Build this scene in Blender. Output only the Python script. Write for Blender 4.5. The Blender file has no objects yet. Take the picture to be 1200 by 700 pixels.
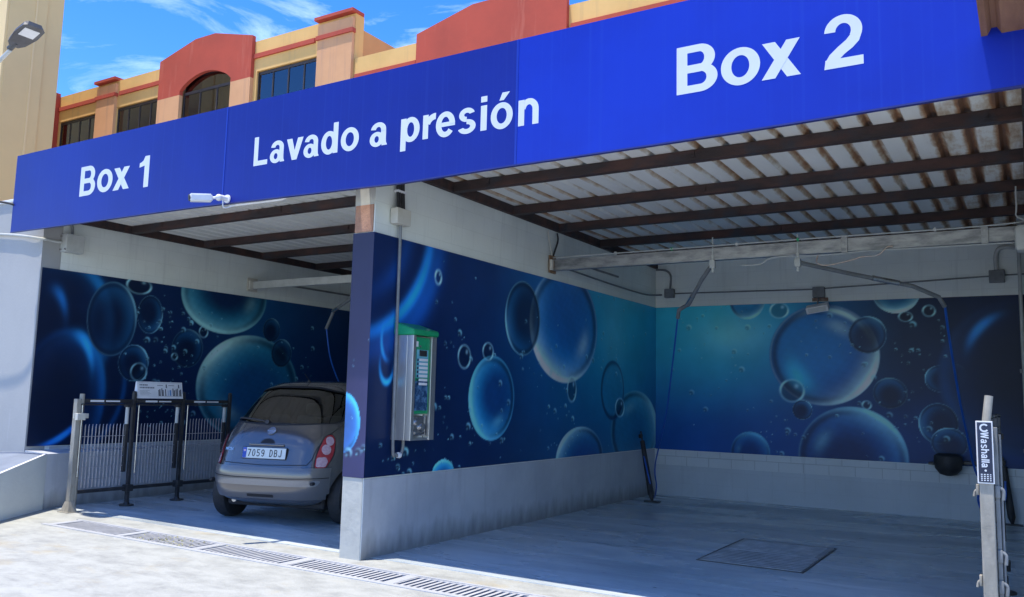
import bpy, bmesh, math, random
import numpy as np
from mathutils import Vector, Matrix
from mathutils.bvhtree import BVHTree
R = math.radians
PI = math.pi
random.seed(4)
C = bpy.context.scene.collection
sc = bpy.context.scene

# ------------------------------------------------------------------ camera
cd = bpy.data.cameras.new("camera")
cam = bpy.data.objects.new("camera", cd)
C.objects.link(cam)
yaw, pitch, roll = -0.5511, 0.11568, 0.02432
F = Vector((math.sin(yaw)*math.cos(pitch), math.cos(yaw)*math.cos(pitch), math.sin(pitch)))
Rv = Vector((math.cos(yaw), -math.sin(yaw), 0))
Uv = Rv.cross(F)
R2 = Rv*math.cos(roll)+Uv*math.sin(roll)
U2 = -Rv*math.sin(roll)+Uv*math.cos(roll)
m = Matrix((R2, U2, -F)).transposed().to_4x4()
m.translation = Vector((5.0298, -5.7647, 1.45))
cam.matrix_world = m
cd.lens = 29.63
cd.sensor_width = 36
cd.clip_start = 0.05
cd.clip_end = 2000
sc.camera = cam

# ------------------------------------------------------------------ light
TOSUN = Vector((-0.125, -0.174, 1.0)).normalized()
EL = math.asin(TOSUN.z)
AZ = math.atan2(TOSUN.x, TOSUN.y)
world = bpy.data.worlds.new("World")
sc.world = world
world.use_nodes = True
nt = world.node_tree
bg = nt.nodes["Background"]
bg.inputs[1].default_value = 0.15
sky = nt.nodes.new("ShaderNodeTexSky")
sky.sky_type = 'NISHITA'
sky.sun_disc = False
sky.sun_elevation = EL
sky.sun_rotation = AZ % (2*PI)
sky.air_density = 1.0
sky.dust_density = 0.25
sky.ozone_density = 2.2
sky.altitude = 1200
tc = nt.nodes.new("ShaderNodeTexCoord")
mp = nt.nodes.new("ShaderNodeMapping")
mp.inputs['Rotation'].default_value = (R(6), R(-12), R(40))
mp.inputs['Location'].default_value = (3.1, .4, 1.3)
mp.inputs['Scale'].default_value = (1.6, 3.0, 9.0)
n1 = nt.nodes.new("ShaderNodeTexNoise")
n1.inputs['Scale'].default_value = 1.7
n1.inputs['Detail'].default_value = 9
n1.inputs['Roughness'].default_value = 0.62
n1.inputs['Distortion'].default_value = 0.7
cr = nt.nodes.new("ShaderNodeValToRGB")
cr.color_ramp.elements[0].position = 0.50
cr.color_ramp.elements[1].position = 0.98
mx = nt.nodes.new("ShaderNodeMixRGB")
mx.inputs[2].default_value = (4.2, 5.0, 6.2, 1)
nt.links.new(tc.outputs['Generated'], mp.inputs[0])
nt.links.new(mp.outputs[0], n1.inputs['Vector'])
nt.links.new(n1.outputs[0], cr.inputs[0])
nt.links.new(cr.outputs[0], mx.inputs[0])
hs = nt.nodes.new('ShaderNodeHueSaturation')
hs.inputs['Saturation'].default_value = 1.38
hs.inputs['Hue'].default_value = .515
hs.inputs['Value'].default_value = .77
nt.links.new(sky.outputs[0], hs.inputs['Color'])
nt.links.new(hs.outputs[0], mx.inputs[1])
nt.links.new(mx.outputs[0], bg.inputs[0])
ld = bpy.data.lights.new("sun", 'SUN')
ld.energy = 2.3
ld.angle = R(0.5)
ld.color = (1.0, 0.92, 0.80)
sun = bpy.data.objects.new("sun", ld)
C.objects.link(sun)
sun.rotation_euler = TOSUN.to_track_quat('Z', 'Y').to_euler()
sun.location = (0, -10, 30)

sc.view_settings.view_transform = 'Standard'
sc.view_settings.look = 'None'
sc.view_settings.exposure = 1.6
sc.view_settings.gamma = 1.0
sc.view_settings.use_curve_mapping = False
sc.cycles.max_bounces = 8
sc.cycles.diffuse_bounces = 5

# ------------------------------------------------------------------ materials
def mat(name, col, rough=0.6, metal=0.0, col2=None, nscale=4.0, vec=(1, 1, 1), lo=0.35, hi=0.65, detail=5,
        bump=0.0, bscale=40.0, coat=0.0, spec=None, col3=None, n3=1.3, lo3=0.55, hi3=0.7, vec3=(1, 1, 1)):
    """principled material with up to two procedural stain layers and fine bump, in object space"""
    M = bpy.data.materials.new(name)
    M.use_nodes = True
    t = M.node_tree
    b = t.nodes['Principled BSDF']
    b.inputs['Roughness'].default_value = rough
    b.inputs['Metallic'].default_value = metal
    if coat:
        b.inputs['Coat Weight'].default_value = coat
        b.inputs['Coat Roughness'].default_value = 0.08
    if spec is not None:
        b.inputs['Specular IOR Level'].default_value = spec
    g = t.nodes.new('ShaderNodeTexCoord')
    def layer(prev, c, scale, v, a, z, det):
        mp = t.nodes.new('ShaderNodeMapping'); mp.inputs['Scale'].default_value = v
        t.links.new(g.outputs['Object'], mp.inputs[0])
        n = t.nodes.new('ShaderNodeTexNoise'); n.inputs['Scale'].default_value = scale
        n.inputs['Detail'].default_value = det; n.inputs['Roughness'].default_value = 0.62
        t.links.new(mp.outputs[0], n.inputs['Vector'])
        r = t.nodes.new('ShaderNodeMapRange'); r.inputs[1].default_value = a; r.inputs[2].default_value = z
        t.links.new(n.outputs[0], r.inputs[0])
        x = t.nodes.new('ShaderNodeMixRGB')
        t.links.new(r.outputs[0], x.inputs[0])
        if isinstance(prev, tuple): x.inputs[1].default_value = (*prev, 1)
        else: t.links.new(prev, x.inputs[1])
        x.inputs[2].default_value = (*c, 1)
        return x.outputs[0]
    out = tuple(col)
    if col2: out = layer(out, col2, nscale, vec, lo, hi, detail)
    if col3: out = layer(out, col3, n3, vec3, lo3, hi3, 8)
    if isinstance(out, tuple): b.inputs['Base Color'].default_value = (*out, 1)
    else: t.links.new(out, b.inputs['Base Color'])
    if bump:
        n = t.nodes.new('ShaderNodeTexNoise'); n.inputs['Scale'].default_value = bscale
        n.inputs['Detail'].default_value = 6
        t.links.new(g.outputs['Object'], n.inputs['Vector'])
        bp = t.nodes.new('ShaderNodeBump'); bp.inputs['Strength'].default_value = bump
        bp.inputs['Distance'].default_value = 0.01
        t.links.new(n.outputs[0], bp.inputs['Height'])
        t.links.new(bp.outputs[0], b.inputs['Normal'])
    return M

M = {}
def rough_up(name, dist):
    for n in M[name].node_tree.nodes:
        if n.bl_idname == 'ShaderNodeTexNoise': n.inputs['Distortion'].default_value = dist; n.inputs['Roughness'].default_value = .72
M['concrete'] = mat('sunlit_concrete', (.385, .40, .375), .75, col2=(.215, .225, .215), nscale=3.0, vec=(1, 1.7, 1), lo=.42, hi=.76, detail=15,
                    bump=.7, bscale=35, col3=(.36, .31, .20), n3=1.1, lo3=.56, hi3=.76, vec3=(1, 1.6, 1))
M['floorpaint'] = mat('grey_floor_paint', (.56, .62, .64), .28, col2=(.33, .39, .42), nscale=1.1, vec=(.55, 2.4, 1), lo=.40, hi=.68, detail=12,
                      bump=.25, bscale=18, col3=(.72, .75, .76), n3=2.2, lo3=.60, hi3=.80, vec3=(.5, 3, 1))
def grime(name, z1, col, k):
    """splash dirt that climbs from the floor in ragged streaks"""
    t = M[name].node_tree; b = t.nodes['Principled BSDF']; src = b.inputs['Base Color'].links[0].from_socket
    g = t.nodes.new('ShaderNodeTexCoord'); sp = t.nodes.new('ShaderNodeSeparateXYZ'); t.links.new(g.outputs['Object'], sp.inputs[0])
    mp = t.nodes.new('ShaderNodeMapping'); mp.inputs['Scale'].default_value = (3, 3, .7); t.links.new(g.outputs['Object'], mp.inputs[0])
    n = t.nodes.new('ShaderNodeTexNoise'); n.inputs['Scale'].default_value = 3.0; n.inputs['Detail'].default_value = 9; t.links.new(mp.outputs[0], n.inputs['Vector'])
    r = t.nodes.new('ShaderNodeMapRange'); r.inputs[1].default_value = z1; r.inputs[2].default_value = 0; t.links.new(sp.outputs['Z'], r.inputs[0])
    m1 = t.nodes.new('ShaderNodeMath'); m1.operation = 'ADD'; t.links.new(r.outputs[0], m1.inputs[0]); t.links.new(n.outputs[0], m1.inputs[1])
    r2 = t.nodes.new('ShaderNodeMapRange'); r2.inputs[1].default_value = .85; r2.inputs[2].default_value = 1.45; r2.inputs[4].default_value = k; t.links.new(m1.outputs[0], r2.inputs[0])
    x = t.nodes.new('ShaderNodeMixRGB'); t.links.new(r2.outputs[0], x.inputs[0]); t.links.new(src, x.inputs[1]); x.inputs[2].default_value = (*col, 1)
    t.links.new(x.outputs[0], b.inputs['Base Color'])
rough_up('concrete', .25); rough_up('floorpaint', .5)
def wet_floor(name):
    """roughness that varies in pools and smears, plus scattered dark scuffs"""
    t = M[name].node_tree; b = t.nodes['Principled BSDF']; g = t.nodes.new('ShaderNodeTexCoord')
    def nz(scale, v, a, z, o0, o1, dist=.4):
        mp = t.nodes.new('ShaderNodeMapping'); mp.inputs['Scale'].default_value = v; mp.inputs['Rotation'].default_value = (0, 0, R(14))
        t.links.new(g.outputs['Object'], mp.inputs[0])
        n = t.nodes.new('ShaderNodeTexNoise'); n.inputs['Scale'].default_value = scale; n.inputs['Detail'].default_value = 9; n.inputs['Distortion'].default_value = dist
        t.links.new(mp.outputs[0], n.inputs['Vector'])
        r = t.nodes.new('ShaderNodeMapRange'); r.inputs[1].default_value = a; r.inputs[2].default_value = z; r.inputs[3].default_value = o0; r.inputs[4].default_value = o1
        t.links.new(n.outputs[0], r.inputs[0]); return r.outputs[0]
    t.links.new(nz(.9, (.6, 1.8, 1), .42, .62, .14, .48), b.inputs['Roughness'])
    src = b.inputs['Base Color'].links[0].from_socket
    x = t.nodes.new('ShaderNodeMixRGB'); t.links.new(nz(5.5, (1, 2.2, 1), .66, .74, 0, .75), x.inputs[0]); t.links.new(src, x.inputs[1]); x.inputs[2].default_value = (.12, .14, .16, 1)
    y = t.nodes.new('ShaderNodeMixRGB'); t.links.new(nz(1.3, (.25, 3.2, 1), .56, .70, 0, .45), y.inputs[0]); t.links.new(x.outputs[0], y.inputs[1]); y.inputs[2].default_value = (.80, .83, .84, 1)
    t.links.new(y.outputs[0], b.inputs['Base Color'])
wet_floor('floorpaint')
M['margin'] = mat('worn_floor_margin', (.42, .44, .46), .6, col2=(.36, .38, .40), nscale=3, bump=.3)
def block_mat(name, col, joint, strength=.35, bw=.40, bh=.20, axes='xz'):
    Mt = mat(name, col, .62, col2=tuple(c*.9 for c in col), nscale=1.2, lo=.4, hi=.7, detail=8, col3=tuple(c*.82 for c in col),
             n3=2.0, lo3=.56, hi3=.78, vec3=(5, 5, .35))
    t = Mt.node_tree; b = t.nodes['Principled BSDF']
    src = b.inputs['Base Color'].links[0].from_socket
    g = t.nodes.new('ShaderNodeTexCoord'); s = t.nodes.new('ShaderNodeSeparateXYZ'); cb = t.nodes.new('ShaderNodeCombineXYZ')
    t.links.new(g.outputs['Object'], s.inputs[0])
    t.links.new(s.outputs['X' if axes == 'xz' else 'Y'], cb.inputs[0]); t.links.new(s.outputs['Z'], cb.inputs[1])
    br = t.nodes.new('ShaderNodeTexBrick'); br.inputs['Scale'].default_value = 1.0
    br.inputs['Brick Width'].default_value = bw; br.inputs['Row Height'].default_value = bh
    br.inputs['Mortar Size'].default_value = .006; br.inputs['Mortar Smooth'].default_value = .6
    br.inputs['Color1'].default_value = (1, 1, 1, 1); br.inputs['Color2'].default_value = (.96, .96, .96, 1)
    br.inputs['Mortar'].default_value = (joint, joint, joint, 1)
    t.links.new(cb.outputs[0], br.inputs['Vector'])
    x = t.nodes.new('ShaderNodeMixRGB'); x.blend_type = 'MULTIPLY'; x.inputs[0].default_value = 1
    t.links.new(src, x.inputs[1]); t.links.new(br.outputs['Color'], x.inputs[2]); t.links.new(x.outputs[0], b.inputs['Base Color'])
    bp = t.nodes.new('ShaderNodeBump'); bp.inputs['Strength'].default_value = strength; bp.inputs['Distance'].default_value = .004
    bp.invert = True
    t.links.new(br.outputs['Fac'], bp.inputs['Height'])
    n = t.nodes.new('ShaderNodeTexNoise'); n.inputs['Scale'].default_value = 30; n.inputs['Detail'].default_value = 5
    t.links.new(g.outputs['Object'], n.inputs['Vector'])
    b2 = t.nodes.new('ShaderNodeBump'); b2.inputs['Strength'].default_value = .15; b2.inputs['Distance'].default_value = .01
    t.links.new(n.outputs[0], b2.inputs['Height']); t.links.new(bp.outputs[0], b2.inputs['Normal']); t.links.new(b2.outputs[0], b.inputs['Normal'])
    return Mt
M['wall_x'] = block_mat('painted_block_grey', (.80, .84, .78), .92, .15, axes='yz')
M['wall_y'] = block_mat('painted_block_grey_back', (.78, .83, .79), .92, .15, axes='xz')
M['pier'] = mat('pale_pier_paint', (.40, .40, .385), .6, col2=(.35, .35, .34), nscale=.8, lo=.4, hi=.7, bump=.15, bscale=30, col3=(.48, .5, .53), n3=1.5, lo3=.62, hi3=.85, vec3=(4, 4, .4))
M['skirt'] = mat('grey_skirting_paint', (.50, .53, .56), .5, col2=(.42, .45, .49), nscale=1.5, lo=.4, hi=.62, detail=10, bump=.4, bscale=14, col3=(.36, .385, .41), n3=1.6, lo3=.56, hi3=.8, vec3=(5, 5, .4))
grime('skirt', .35, (.17, .18, .18), .8)
M['ledge'] = mat('blue_grey_ledge_paint', (.66, .72, .72), .55, col2=(.58, .63, .64), nscale=1.2, bump=.3, bscale=20)
M['white'] = mat('white_paint', (.78, .79, .80), .5, col2=(.68, .69, .70), nscale=6)
M['terracotta'] = mat('bare_clay_brick', (.44, .24, .155), .9, col2=(.36, .19, .12), nscale=14, bump=.5, bscale=60)
M['rustbeam'] = mat('rusty_dark_steel', (.034, .024, .024), .75, col2=(.075, .036, .028), nscale=3.5, vec=(.5, 2, 2), lo=.42, hi=.62, detail=9, bump=.4, bscale=60,
                    col3=(.03, .035, .045), n3=2.5, lo3=.52, hi3=.66)
M['galv'] = mat('galvanised_steel', (.42, .43, .43), .42, .5, col2=(.20, .21, .22), nscale=5, vec=(1, 3, 3), lo=.4, hi=.66, detail=9, bump=.2, bscale=25)
M['stainless'] = mat('brushed_stainless', (.60, .60, .58), .33, .85, col2=(.50, .50, .49), nscale=7, vec=(3, 3, .6), lo=.4, hi=.7, detail=8)
M['beige'] = mat('beige_plastic', (.56, .54, .47), .55, col2=(.5, .47, .39), nscale=9, lo=.5, hi=.75)
M['greybox'] = mat('grey_plastic', (.50, .52, .50), .55, col2=(.42, .44, .42), nscale=8)
M['pipe'] = mat('grey_conduit', (.22, .235, .24), .5, col2=(.15, .16, .165), nscale=7)
M['blackrub'] = mat('black_rubber', (.018, .018, .02), .6, col2=(.035, .035, .038), nscale=9)
M['blackmetal'] = mat('black_painted_metal', (.028, .028, .03), .42, col2=(.06, .057, .055), nscale=9, lo=.5, hi=.75)
M['chrome'] = mat('dull_chrome', (.62, .62, .62), .25, .9, col2=(.45, .44, .43), nscale=12)
M['bluehose'] = mat('blue_hose', (.01, .11, .50), .4, col2=(.01, .09, .42), nscale=8)
M['yellow'] = mat('ochre_render', (.74, .45, .16), .85, lo=.4, hi=.65, detail=9, col3=(.58, .36, .15), n3=.9, lo3=.56, hi3=.78, vec3=(4, 4, .3), col2=(.64, .39, .13), nscale=.5, bump=.2, bscale=8)
M['salmon'] = mat('salmon_render', (.68, .36, .18), .85, lo=.4, hi=.65, detail=9, col3=(.52, .28, .16), n3=.9, lo3=.56, hi3=.78, vec3=(4, 4, .3), col2=(.60, .31, .15), nscale=.5, bump=.2, bscale=8)
M['red'] = mat('terracotta_red_render', (.46, .070, .040), .85, col2=(.36, .058, .035), lo=.4, hi=.7, detail=9, col3=(.50, .14, .09), n3=.8, lo3=.6, hi3=.8, vec3=(3, 3, .3), nscale=.5, bump=.2, bscale=8)
M['tower'] = mat('beige_tower_render', (.70, .51, .25), .85, col2=(.64, .465, .23), nscale=.35, bump=.15, bscale=6)
M['tower2'] = mat('pale_tower_render', (.76, .57, .30), .85, col2=(.70, .52, .275), nscale=.35, bump=.15, bscale=6)
M['darkframe'] = mat('dark_window_frame', (.03, .025, .025), .5, col2=(.05, .04, .04), nscale=3)
M['curtain'] = mat('pale_curtain', (.72, .72, .70), .85, col2=(.45, .46, .47), nscale=5, vec=(8, 1, .2), lo=.35, hi=.65)
M['winglass'] = mat('window_glass', (.07, .09, .12), .04, 0, col2=(.10, .12, .15), nscale=.7, spec=1.0)
M['letter'] = mat('white_vinyl', (.64, .68, .73), .35, col2=(.60, .64, .69), nscale=3)
M['signback'] = mat('sign_back_metal', (.30, .31, .32), .6, col2=(.22, .22, .22), nscale=4)
M['lampgrey'] = mat('grey_cast_metal', (.055, .055, .055), .5, col2=(.08, .085, .09), nscale=6)
M['lens'] = mat('milky_lens', (.62, .64, .62), .2, col2=(.55, .57, .56), nscale=9)
M['green'] = mat('green_plastic', (.012, .33, .13), .38, col2=(.01, .27, .11), nscale=5)
M['darkpit'] = mat('shade_dark_pit', (.02, .018, .016), .9, col2=(.035, .03, .025), nscale=8)  # near-black colour stands in for the shade down between the grate bars
M['grate'] = mat('grey_grate', (.46, .47, .48), .6, col2=(.36, .37, .38), nscale=6, bump=.2, bscale=40)
M['lichen'] = mat('dry_weeds', (.46, .42, .18), .9, col2=(.34, .33, .13), nscale=30)
M['manhole'] = mat('worn_steel_plate', (.30, .31, .32), .5, .1, col2=(.50, .51, .52), nscale=7, lo=.42, hi=.7, detail=10, bump=.7, bscale=35)
M['postmetal'] = mat('weathered_post_coating', (.34, .32, .27), .5, col2=(.22, .205, .17), nscale=9, vec=(2, 2, .5), lo=.42, hi=.7, detail=9, bump=.2)
M['navy'] = mat('navy_label', (.008, .015, .045), .35, col2=(.01, .02, .06), nscale=6)

def sign_mat():
    Mt = mat('blue_sign_vinyl', (.0012, .010, .20), .38, col2=(.0012, .014, .25), nscale=.6, lo=.35, hi=.65, spec=.35,
             col3=(.012, .032, .27), n3=1.0, lo3=.53, hi3=.85, vec3=(24, 1, .10), bump=.05, bscale=1.5)
    return Mt
M['sign'] = sign_mat()
M['sign_right'] = mat('blue_sign_vinyl_right', (.0012, .017, .33), .34, col2=(.0018, .026, .42), nscale=.6, lo=.35, hi=.65, spec=.4,
             col3=(.010, .045, .42), n3=1.0, lo3=.53, hi3=.85, vec3=(24, 1, .10), bump=.05, bscale=1.5)

def sheet_mat(name, pitch, leftrust, xoff):
    """white painted corrugated sheet with rust that follows the ribs and joints"""
    Mt = bpy.data.materials.new(name); Mt.use_nodes = True
    t = Mt.node_tree; b = t.nodes['Principled BSDF']; b.inputs['Roughness'].default_value = .55
    N = t.nodes.new; L = t.links.new
    g = N('ShaderNodeTexCoord'); sh = N('ShaderNodeVectorMath'); sh.operation = 'ADD'; sh.inputs[1].default_value = (xoff, 0, 0)
    L(g.outputs['Object'], sh.inputs[0]); s = N('ShaderNodeSeparateXYZ'); L(sh.outputs[0], s.inputs[0])
    def math_(op, a, b2=None, clamp=False):
        n = N('ShaderNodeMath'); n.operation = op; n.use_clamp = clamp
        for i, v in enumerate((a, b2)):
            if v is None: continue
            if isinstance(v, (int, float)): n.inputs[i].default_value = v
            else: L(v, n.inputs[i])
        return n.outputs[0]
    def noise(scale, v, det=7):
        mp = N('ShaderNodeMapping'); mp.inputs['Scale'].default_value = v; L(g.outputs['Object'], mp.inputs[0])
        n = N('ShaderNodeTexNoise'); n.inputs['Scale'].default_value = scale; n.inputs['Detail'].default_value = det
        n.inputs['Roughness'].default_value = .65
        L(mp.outputs[0], n.inputs['Vector']); return n.outputs[0]
    fr = math_('FRACT', math_('DIVIDE', s.outputs['X'], pitch))
    d = math_('ABSOLUTE', math_('SUBTRACT', fr, .66))
    rib = math_('SUBTRACT', 1.0, math_('MULTIPLY', d, 3.6), True)
    # how rusty each part of the roof is
    if leftrust:
        r1 = N('ShaderNodeMapRange'); L(s.outputs['X'], r1.inputs[0]); r1.inputs[1].default_value = 4.2; r1.inputs[2].default_value = 4.55
        r2 = N('ShaderNodeMapRange'); L(s.outputs['X'], r2.inputs[0]); r2.inputs[1].default_value = 1.0; r2.inputs[2].default_value = 0.1
        r3 = N('ShaderNodeMapRange'); L(s.outputs['X'], r3.inputs[0]); r3.inputs[1].default_value = 1.5; r3.inputs[2].default_value = 4.2
        amt = math_('ADD', math_('MULTIPLY', r1.outputs[0], .15), math_('ADD', math_('MULTIPLY', r2.outputs[0], .12), math_('MULTIPLY', r3.outputs[0], .13)))
    else:
        amt = math_('ADD', 0.0, -.09)
    n1 = noise(2.2, (3.2, .45, 1)); n2 = noise(9, (1, .6, 1), 9)
    v = math_('ADD', math_('ADD', math_('MULTIPLY', n1, .55), math_('MULTIPLY', n2, .30)), math_('ADD', math_('MULTIPLY', rib, .30), amt))
    rr = N('ShaderNodeMapRange'); L(v, rr.inputs[0]); rr.inputs[1].default_value = .66; rr.inputs[2].default_value = .92
    cr = N('ShaderNodeValToRGB'); L(rr.outputs[0], cr.inputs[0])
    e = cr.color_ramp.elements
    e[0].position = 0; e[0].color = (.87, .86, .80, 1)
    e[1].position = 1; e[1].color = (.22, .11, .065, 1)
    a = e.new(.35); a.color = (.62, .50, .36, 1)
    a = e.new(.68); a.color = (.38, .19, .09, 1)
    dirt = N('ShaderNodeMixRGB'); dirt.blend_type = 'MULTIPLY'
    dn = N('ShaderNodeMapRange'); L(noise(1.1, (2, .4, 1)), dn.inputs[0]); dn.inputs[1].default_value = .4; dn.inputs[2].default_value = .7; dn.inputs[4].default_value = .5
    L(dn.outputs[0], dirt.inputs[0]); L(cr.outputs[0], dirt.inputs[1]); dirt.inputs[2].default_value = (.74, .75, .74, 1)
    L(dirt.outputs[0], b.inputs['Base Color'])
    return Mt
PITCH = 0.227
M['sheet2'] = sheet_mat('corrugated_sheet_rusty', PITCH, True, (-.118+5.30)/2)
M['sheet1'] = sheet_mat('corrugated_sheet_white', PITCH, False, (-5.406-.118)/2)
M['canopyrust'] = mat('rusted_sheet', (.26, .135, .075), .8, col2=(.14, .065, .04), nscale=1.6, vec=(4, .5, 1), lo=.4, hi=.65, detail=9,
                      col3=(.42, .30, .20), n3=2.5, lo3=.58, hi3=.75, vec3=(5, .5, 1), bump=.3)

def vcol_mat(name, rough=.42):
    Mt = bpy.data.materials.new(name); Mt.use_nodes = True
    t = Mt.node_tree; b = t.nodes['Principled BSDF']
    a = t.nodes.new('ShaderNodeVertexColor'); a.layer_name = 'print'
    n = t.nodes.new('ShaderNodeTexNoise'); n.inputs['Scale'].default_value = 2.2; n.inputs['Detail'].default_value = 6
    g = t.nodes.new('ShaderNodeTexCoord'); t.links.new(g.outputs['Object'], n.inputs['Vector'])
    r = t.nodes.new('ShaderNodeMapRange'); r.inputs[1].default_value = .3; r.inputs[2].default_value = .7
    r.inputs[3].default_value = .88; r.inputs[4].default_value = 1.08
    t.links.new(n.outputs[0], r.inputs[0])
    x = t.nodes.new('ShaderNodeVectorMath'); x.operation = 'SCALE'
    t.links.new(a.outputs[0], x.inputs[0]); t.links.new(r.outputs[0], x.inputs['Scale'])
    t.links.new(x.outputs[0], b.inputs['Base Color'])
    b.inputs['Roughness'].default_value = rough; b.inputs['Specular IOR Level'].default_value = .3
    return Mt
M['mural'] = vcol_mat('printed_bubble_vinyl')

# ------------------------------------------------------------------ mesh helpers
class MB:
    def __init__(s): s.bm = bmesh.new()
    def box(s, x0, x1, y0, y1, z0, z1, bev=0.0):
        t = bmesh.new()
        bmesh.ops.create_cube(t, size=1)
        for v in t.verts:
            v.co = Vector(((x0+x1)/2+v.co.x*(x1-x0), (y0+y1)/2+v.co.y*(y1-y0), (z0+z1)/2+v.co.z*(z1-z0)))
        if bev: bmesh.ops.bevel(t, geom=list(t.edges), offset=bev, segments=2, affect='EDGES', profile=.5)
        s.merge(t); return s
    def merge(s, t, M4=None):
        if M4: bmesh.ops.transform(t, matrix=M4, verts=t.verts)
        me = bpy.data.meshes.new('tmp'); t.to_mesh(me); t.free(); s.bm.from_mesh(me); bpy.data.meshes.remove(me)
    def cyl(s, p, q, r, r2=None, n=16):
        p = Vector(p); q = Vector(q); d = q-p
        t = bmesh.new()
        bmesh.ops.create_cone(t, cap_ends=True, segments=n, radius1=r, radius2=r if r2 is None else r2, depth=d.length)
        s.merge(t, Matrix.Translation((p+q)/2) @ d.to_track_quat('Z', 'Y').to_matrix().to_4x4()); return s
    def sph(s, p, r, sc_=(1, 1, 1), n=12):
        t = bmesh.new(); bmesh.ops.create_uvsphere(t, u_segments=n*2, v_segments=n, radius=r)
        s.merge(t, Matrix.Translation(p) @ Matrix.Diagonal((*sc_, 1))); return s
    def tube(s, pts, r, n=10, smooth=True, closed=False):
        pts = [Vector(p) for p in pts]
        if smooth and len(pts) > 2:
            o = []
            P = [pts[0]*2-pts[1]]+pts+[pts[-1]*2-pts[-2]]
            for i in range(1, len(P)-2):
                for k in range(6):
                    u = k/6
                    a, b, c, d = P[i-1:i+3]
                    o.append(.5*((2*b)+(-a+c)*u+(2*a-5*b+4*c-d)*u*u+(-a+3*b-3*c+d)*u**3))
            o.append(pts[-1]); pts = o
        rings = []
        up = Vector((0, 0, 1))
        for i, p in enumerate(pts):
            d = (pts[min(i+1, len(pts)-1)]-pts[max(i-1, 0)]).normalized()
            a = d.cross(up)
            if a.length < .05: a = d.cross(Vector((0, 1, 0)))
            if rings and a.dot(pa) < 0 and abs(d.z) < .99: pass
            a.normalize(); b = d.cross(a)
            if rings:
                # keep the frame steady
                a = (pa-d*pa.dot(d)).normalized(); b = d.cross(a)
            pa = a
            rings.append([s.bm.verts.new(p+a*math.cos(2*PI*k/n)*r+b*math.sin(2*PI*k/n)*r) for k in range(n)])
        for i in range(len(rings)-1):
            for k in range(n):
                s.bm.faces.new((rings[i][k], rings[i][(k+1) % n], rings[i+1][(k+1) % n], rings[i+1][k]))
        s.bm.faces.new(list(reversed(rings[0]))); s.bm.faces.new(rings[-1])
        return s
    def prism(s, pts, vec):
        """polygon pts (3D) extruded by vec"""
        vec = Vector(vec)
        a = [s.bm.verts.new(p) for p in pts]; b = [s.bm.verts.new(Vector(p)+vec) for p in pts]
        n = len(pts)
        fs = [s.bm.faces.new(a), s.bm.faces.new(list(reversed(b)))]
        for i in range(n): fs.append(s.bm.faces.new((a[i], b[i], b[(i+1) % n], a[(i+1) % n])))
        return s
    def lathe(s, prof, origin=(0, 0, 0), n=24, axis='Z'):
        o = Vector(origin); rings = []
        for r, h in prof:
            ring = []
            for k in range(n):
                a = 2*PI*k/n
                if axis == 'Z': v = Vector((r*math.cos(a), r*math.sin(a), h))
                elif axis == 'X': v = Vector((h, r*math.cos(a), r*math.sin(a)))
                else: v = Vector((r*math.sin(a), h, r*math.cos(a)))
                ring.append(s.bm.verts.new(o+v))
            rings.append(ring)
        for i in range(len(rings)-1):
            for k in range(n):
                s.bm.faces.new((rings[i][k], rings[i][(k+1) % n], rings[i+1][(k+1) % n], rings[i+1][k]))
        s.bm.faces.new(rings[0]); s.bm.faces.new(list(reversed(rings[-1])))
        return s
    def build(s, name, m_, parent=None, smooth=False, recalc=True):
        if recalc: bmesh.ops.recalc_face_normals(s.bm, faces=s.bm.faces)
        me = bpy.data.meshes.new(name); s.bm.to_mesh(me); s.bm.free()
        me.materials.append(m_)
        if smooth:
            for p in me.polygons: p.use_smooth = True
            try: me.set_sharp_from_angle(angle=R(38))
            except Exception: pass
        o = bpy.data.objects.new(name, me); C.objects.link(o)
        if parent: o.parent = parent
        return o
def tag(o, label=None, cat=None, group=None, kind=None):
    if label: o['label'] = label
    if cat: o['category'] = cat
    if group: o['group'] = group
    if kind: o['kind'] = kind
    return o
def empty(name, loc=(0, 0, 0), rz=0, label=None, cat=None, group=None):
    o = bpy.data.objects.new(name, None); C.objects.link(o)
    o.location = loc; o.rotation_euler = (0, 0, rz); o.empty_display_size = .2
    return tag(o, label, cat, group)
# a thing whose parts are modelled in world coordinates: shift the parts by the base
def part(mb, name, m_, root, smooth=False):
    loc = root.location
    if loc.length: bmesh.ops.translate(mb.bm, verts=mb.bm.verts, vec=-loc)
    return mb.build(name, m_, root, smooth)
def subpart(mb, name, m_, par, root, smooth=False):
    loc = root.location
    bmesh.ops.translate(mb.bm, verts=mb.bm.verts, vec=-loc)
    return mb.build(name, m_, par, smooth)
def text_mesh(body, size, offset=0.0, extrude=0.0):
    cu = bpy.data.curves.new('t', 'FONT'); cu.body = body; cu.size = size; cu.offset = offset; cu.extrude = extrude
    cu.align_x = 'CENTER'; cu.align_y = 'CENTER'
    o = bpy.data.objects.new('t', cu); C.objects.link(o)
    dg = bpy.context.evaluated_depsgraph_get()
    me = bpy.data.meshes.new_from_object(o.evaluated_get(dg))
    bpy.data.objects.remove(o); bpy.data.curves.remove(cu)
    b = bmesh.new(); b.from_mesh(me); bpy.data.meshes.remove(me)
    return b

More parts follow.
